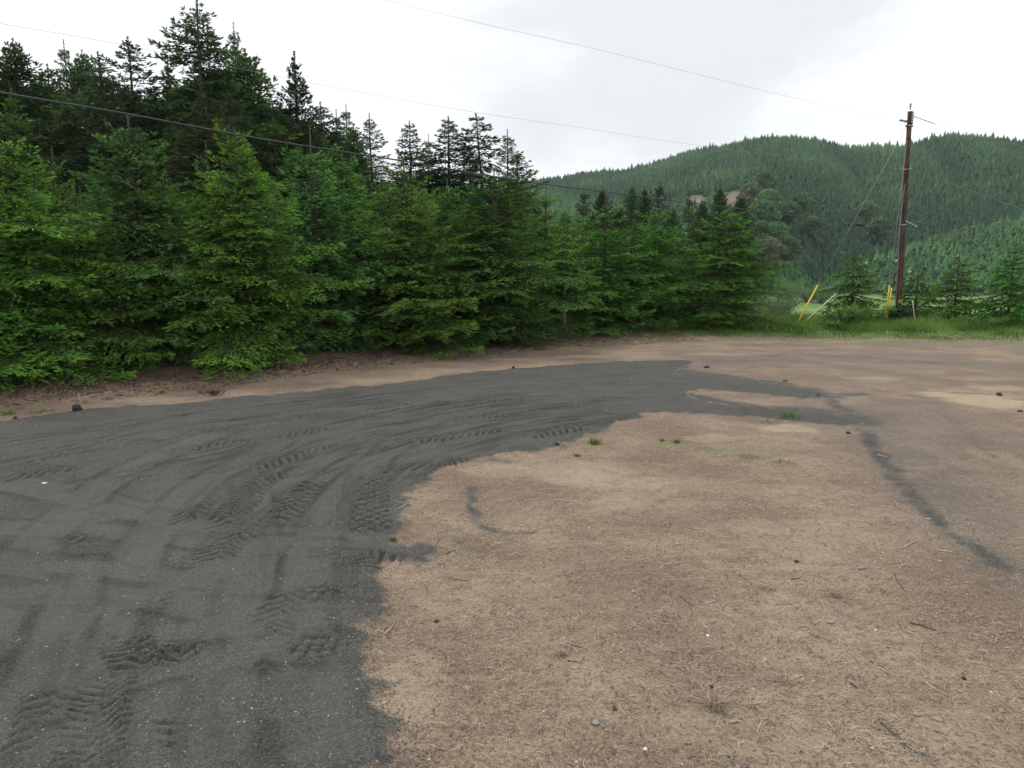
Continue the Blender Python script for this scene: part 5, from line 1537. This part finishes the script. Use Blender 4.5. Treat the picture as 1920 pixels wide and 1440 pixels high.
wire('power_wire', [(1755, 233, 41.5), (1850, 257, 46), (2100, 320, 60)], .006, 'wire_grey', 'faint upper power wire leaving the pole to the right')
wire('neutral_wire', [(1706, 318, 40), (1795, 348, 44), (1925, 395, 52), (2100, 455, 64)], .007, 'wire_grey', 'thin middle wire leaving the pole to the right')
wire('telephone_cable', [(1700, 424, 39.9), (1790, 447, 43.5), (1920, 486, 50), (2100, 545, 62)], .013, 'cable', 'black cable leaving the pole to the right', 'cable')
# dead-end insulator strings
def strung(name, a, b_, rad, discs, mat, label):
    A, B = AT(*a), AT(*b_)
    m_ = MB(); m_.tube([A - A, (B - A) / 2, B - A], [.012, .012, .012], 6)
    for q in np.linspace(.12, .88, discs):
        c = (B - A) * q; d_ = (B - A) / np.linalg.norm(B - A) * .03
        m_.tube([c - d_, c, c + d_], [rad * .4, rad, rad * .4], 10)
    return tag(link(name, m_.mesh(name), M[mat], None, A), label, 'insulator', 'dead-end insulators by the pole')
strung('line_insulator', (1701, 228, 40), (1686, 225, 40), .075, 5, 'ceramic', 'stubby dark insulator on the left side of the pole top')
strung('line_insulator', (1710, 217, 40), (1755, 233, 41.5), .035, 8, 'ceramic', 'long thin insulator string on the right side of the pole top')
strung('cable_clamp_rod', (1698, 414, 39.8), (1720, 425, 40.2), .04, 4, 'tag_white', 'white dead-end grip angled down right of the pole')
def closure(u0, v0, u1, v1, d, r, label):
    A, B = AT(u0, v0, d), AT(u1, v1, d)
    m_ = MB(); D = B - A
    m_.tube([D * 0, D * .05, D * .5, D * .95, D], [r * .6, r, r, r, r * .6], 12)
    m_.tube([D * .05 + [0, 0, r], D * .05 + [0, 0, r * 1.7]], [.012, .012], 6); m_.tube([D * .95 + [0, 0, r], D * .95 + [0, 0, r * 1.7]], [.012, .012], 6)
    tag(link('splice_case', m_.mesh('splice_case'), M['tag_black'], None, A), label, 'splice case', 'splice cases on the cable')
d1 = plan_depth(888, px_, py_, -8.2, 9.0)
closure(872, 326, 906, 331.5, d1, .05, 'black splice case hanging on the cable before the spruces')
d2 = plan_depth(1612, px_, py_, -8.2, 9.0)
closure(1604, 421, 1622, 423, d2, .05, 'black splice case on the cable near the pole')
# guys with yellow guards
def guy(p_hi, p_lo, gtop, glow, label_w, label_g, r=.008, gr=.034):
    wire('guy_wire', [p_hi, p_lo], r, 'wire_grey', label_w, 'guy wire', 'guy wires of the pole')
    A, B = AT(*gtop), AT(*glow)
    m_ = MB(); D = A - B
    m_.tube([D * -.06, D * .5, D], [gr, gr, gr * .9], 10)
    m_.tube([D, D * 1.012], [gr * .5, gr * .4], 8)
    tag(link('guy_guard', m_.mesh('guy_guard'), M['yellow'], None, B), label_g, 'guy guard', 'yellow guards of the guy wires')
guy((1700, 238, 40), (1533, 535, 38.5), (1533, 535, 38.5), (1492, 612, 37.4), 'long guy wire slanting down left from the pole top', 'long slanting yellow guard at the lower end of the left guy wire', gr=.045)
guy((1702, 250, 40), (1668, 535, 38.8), (1668, 535, 38.8), (1660, 592, 38.4), 'steep guy wire dropping beside the pole', 'left one of two short upright yellow guards by the pole')
guy((1700, 320, 40), (1672, 540, 39.2), (1672, 540, 39.2), (1664, 592, 38.8), 'second steep guy wire close to the pole', 'right one of two short upright yellow guards by the pole', r=.006)
wire('guy_wire', [(1684, 440, 41), (1625, 492, 42), (1570, 545, 43)], .005, 'wire_grey', 'very thin guy wire passing behind the small open spruce', 'guy wire', 'guy wires of the pole')
for u, v, d, lb in [(1624, 493, 41.6, 'small white insulator bead on the very thin guy wire'), (1680, 489, 39.8, 'small white insulator bead just left of the pole'), (1706, 510, 40.5, 'small white insulator bead just right of the pole')]:
    A = AT(u, v, d); m_ = MB(); m_.tube([[-.05, 0, -.04], [-.03, 0, -.025], [.03, 0, .025], [.05, 0, .04]], [.02, .045, .045, .02], 8)
    tag(link('guy_insulator', m_.mesh('guy_insulator'), M['tag_white'], None, A), lb, 'insulator', 'white insulator beads')
A, B = AT(1567, 551, 38), AT(1497, 613, 37.4)
m_ = MB(); m_.tube([(A - B) * -.03, (A - B) * .5 + [0, 0, -.02], A - B], [.03, .028, .022], 8)
tag(link('white_stake', m_.mesh('white_stake'), M['white_stick'], None, B), 'pale bare stake leaning right beside the slanting yellow guard', 'stake')
A, B = AT(1711, 563, 37.5), AT(1716, 606, 37.5)
m_ = MB(); m_.tube([(A - B) * -.1, (A - B) * .5, A - B], [.025, .022, .018], 8)
tag(link('thin_stake', m_.mesh('thin_stake'), M['white_stick'], None, B), 'short thin upright stake right of the pole', 'stake')

# ------------------------------------------------------------------ haze
lo_, hi_ = float(GZ.min()) - 1.0, float(GZ.max()) + 25.0
hm = MB(); hm.box([(xs[0] + xs[-1]) / 2, (ys[0] + ys[-1]) / 2, (lo_ + hi_) / 2], [xs[-1] - xs[0] + 20, ys[-1] - ys[0] + 20, hi_ - lo_])
m_h, nt_h, out_h = new_mat('haze')
pv = N(nt_h, 'ShaderNodeVolumePrincipled')
pv.inputs['Color'].default_value = (.86, .92, 1.0, 1)
pv.inputs['Density'].default_value = .00011
nt_h.links.new(pv.outputs[0], out_h.inputs['Volume'])
tag(link('haze', hm.mesh('haze'), m_h), kind='stuff')
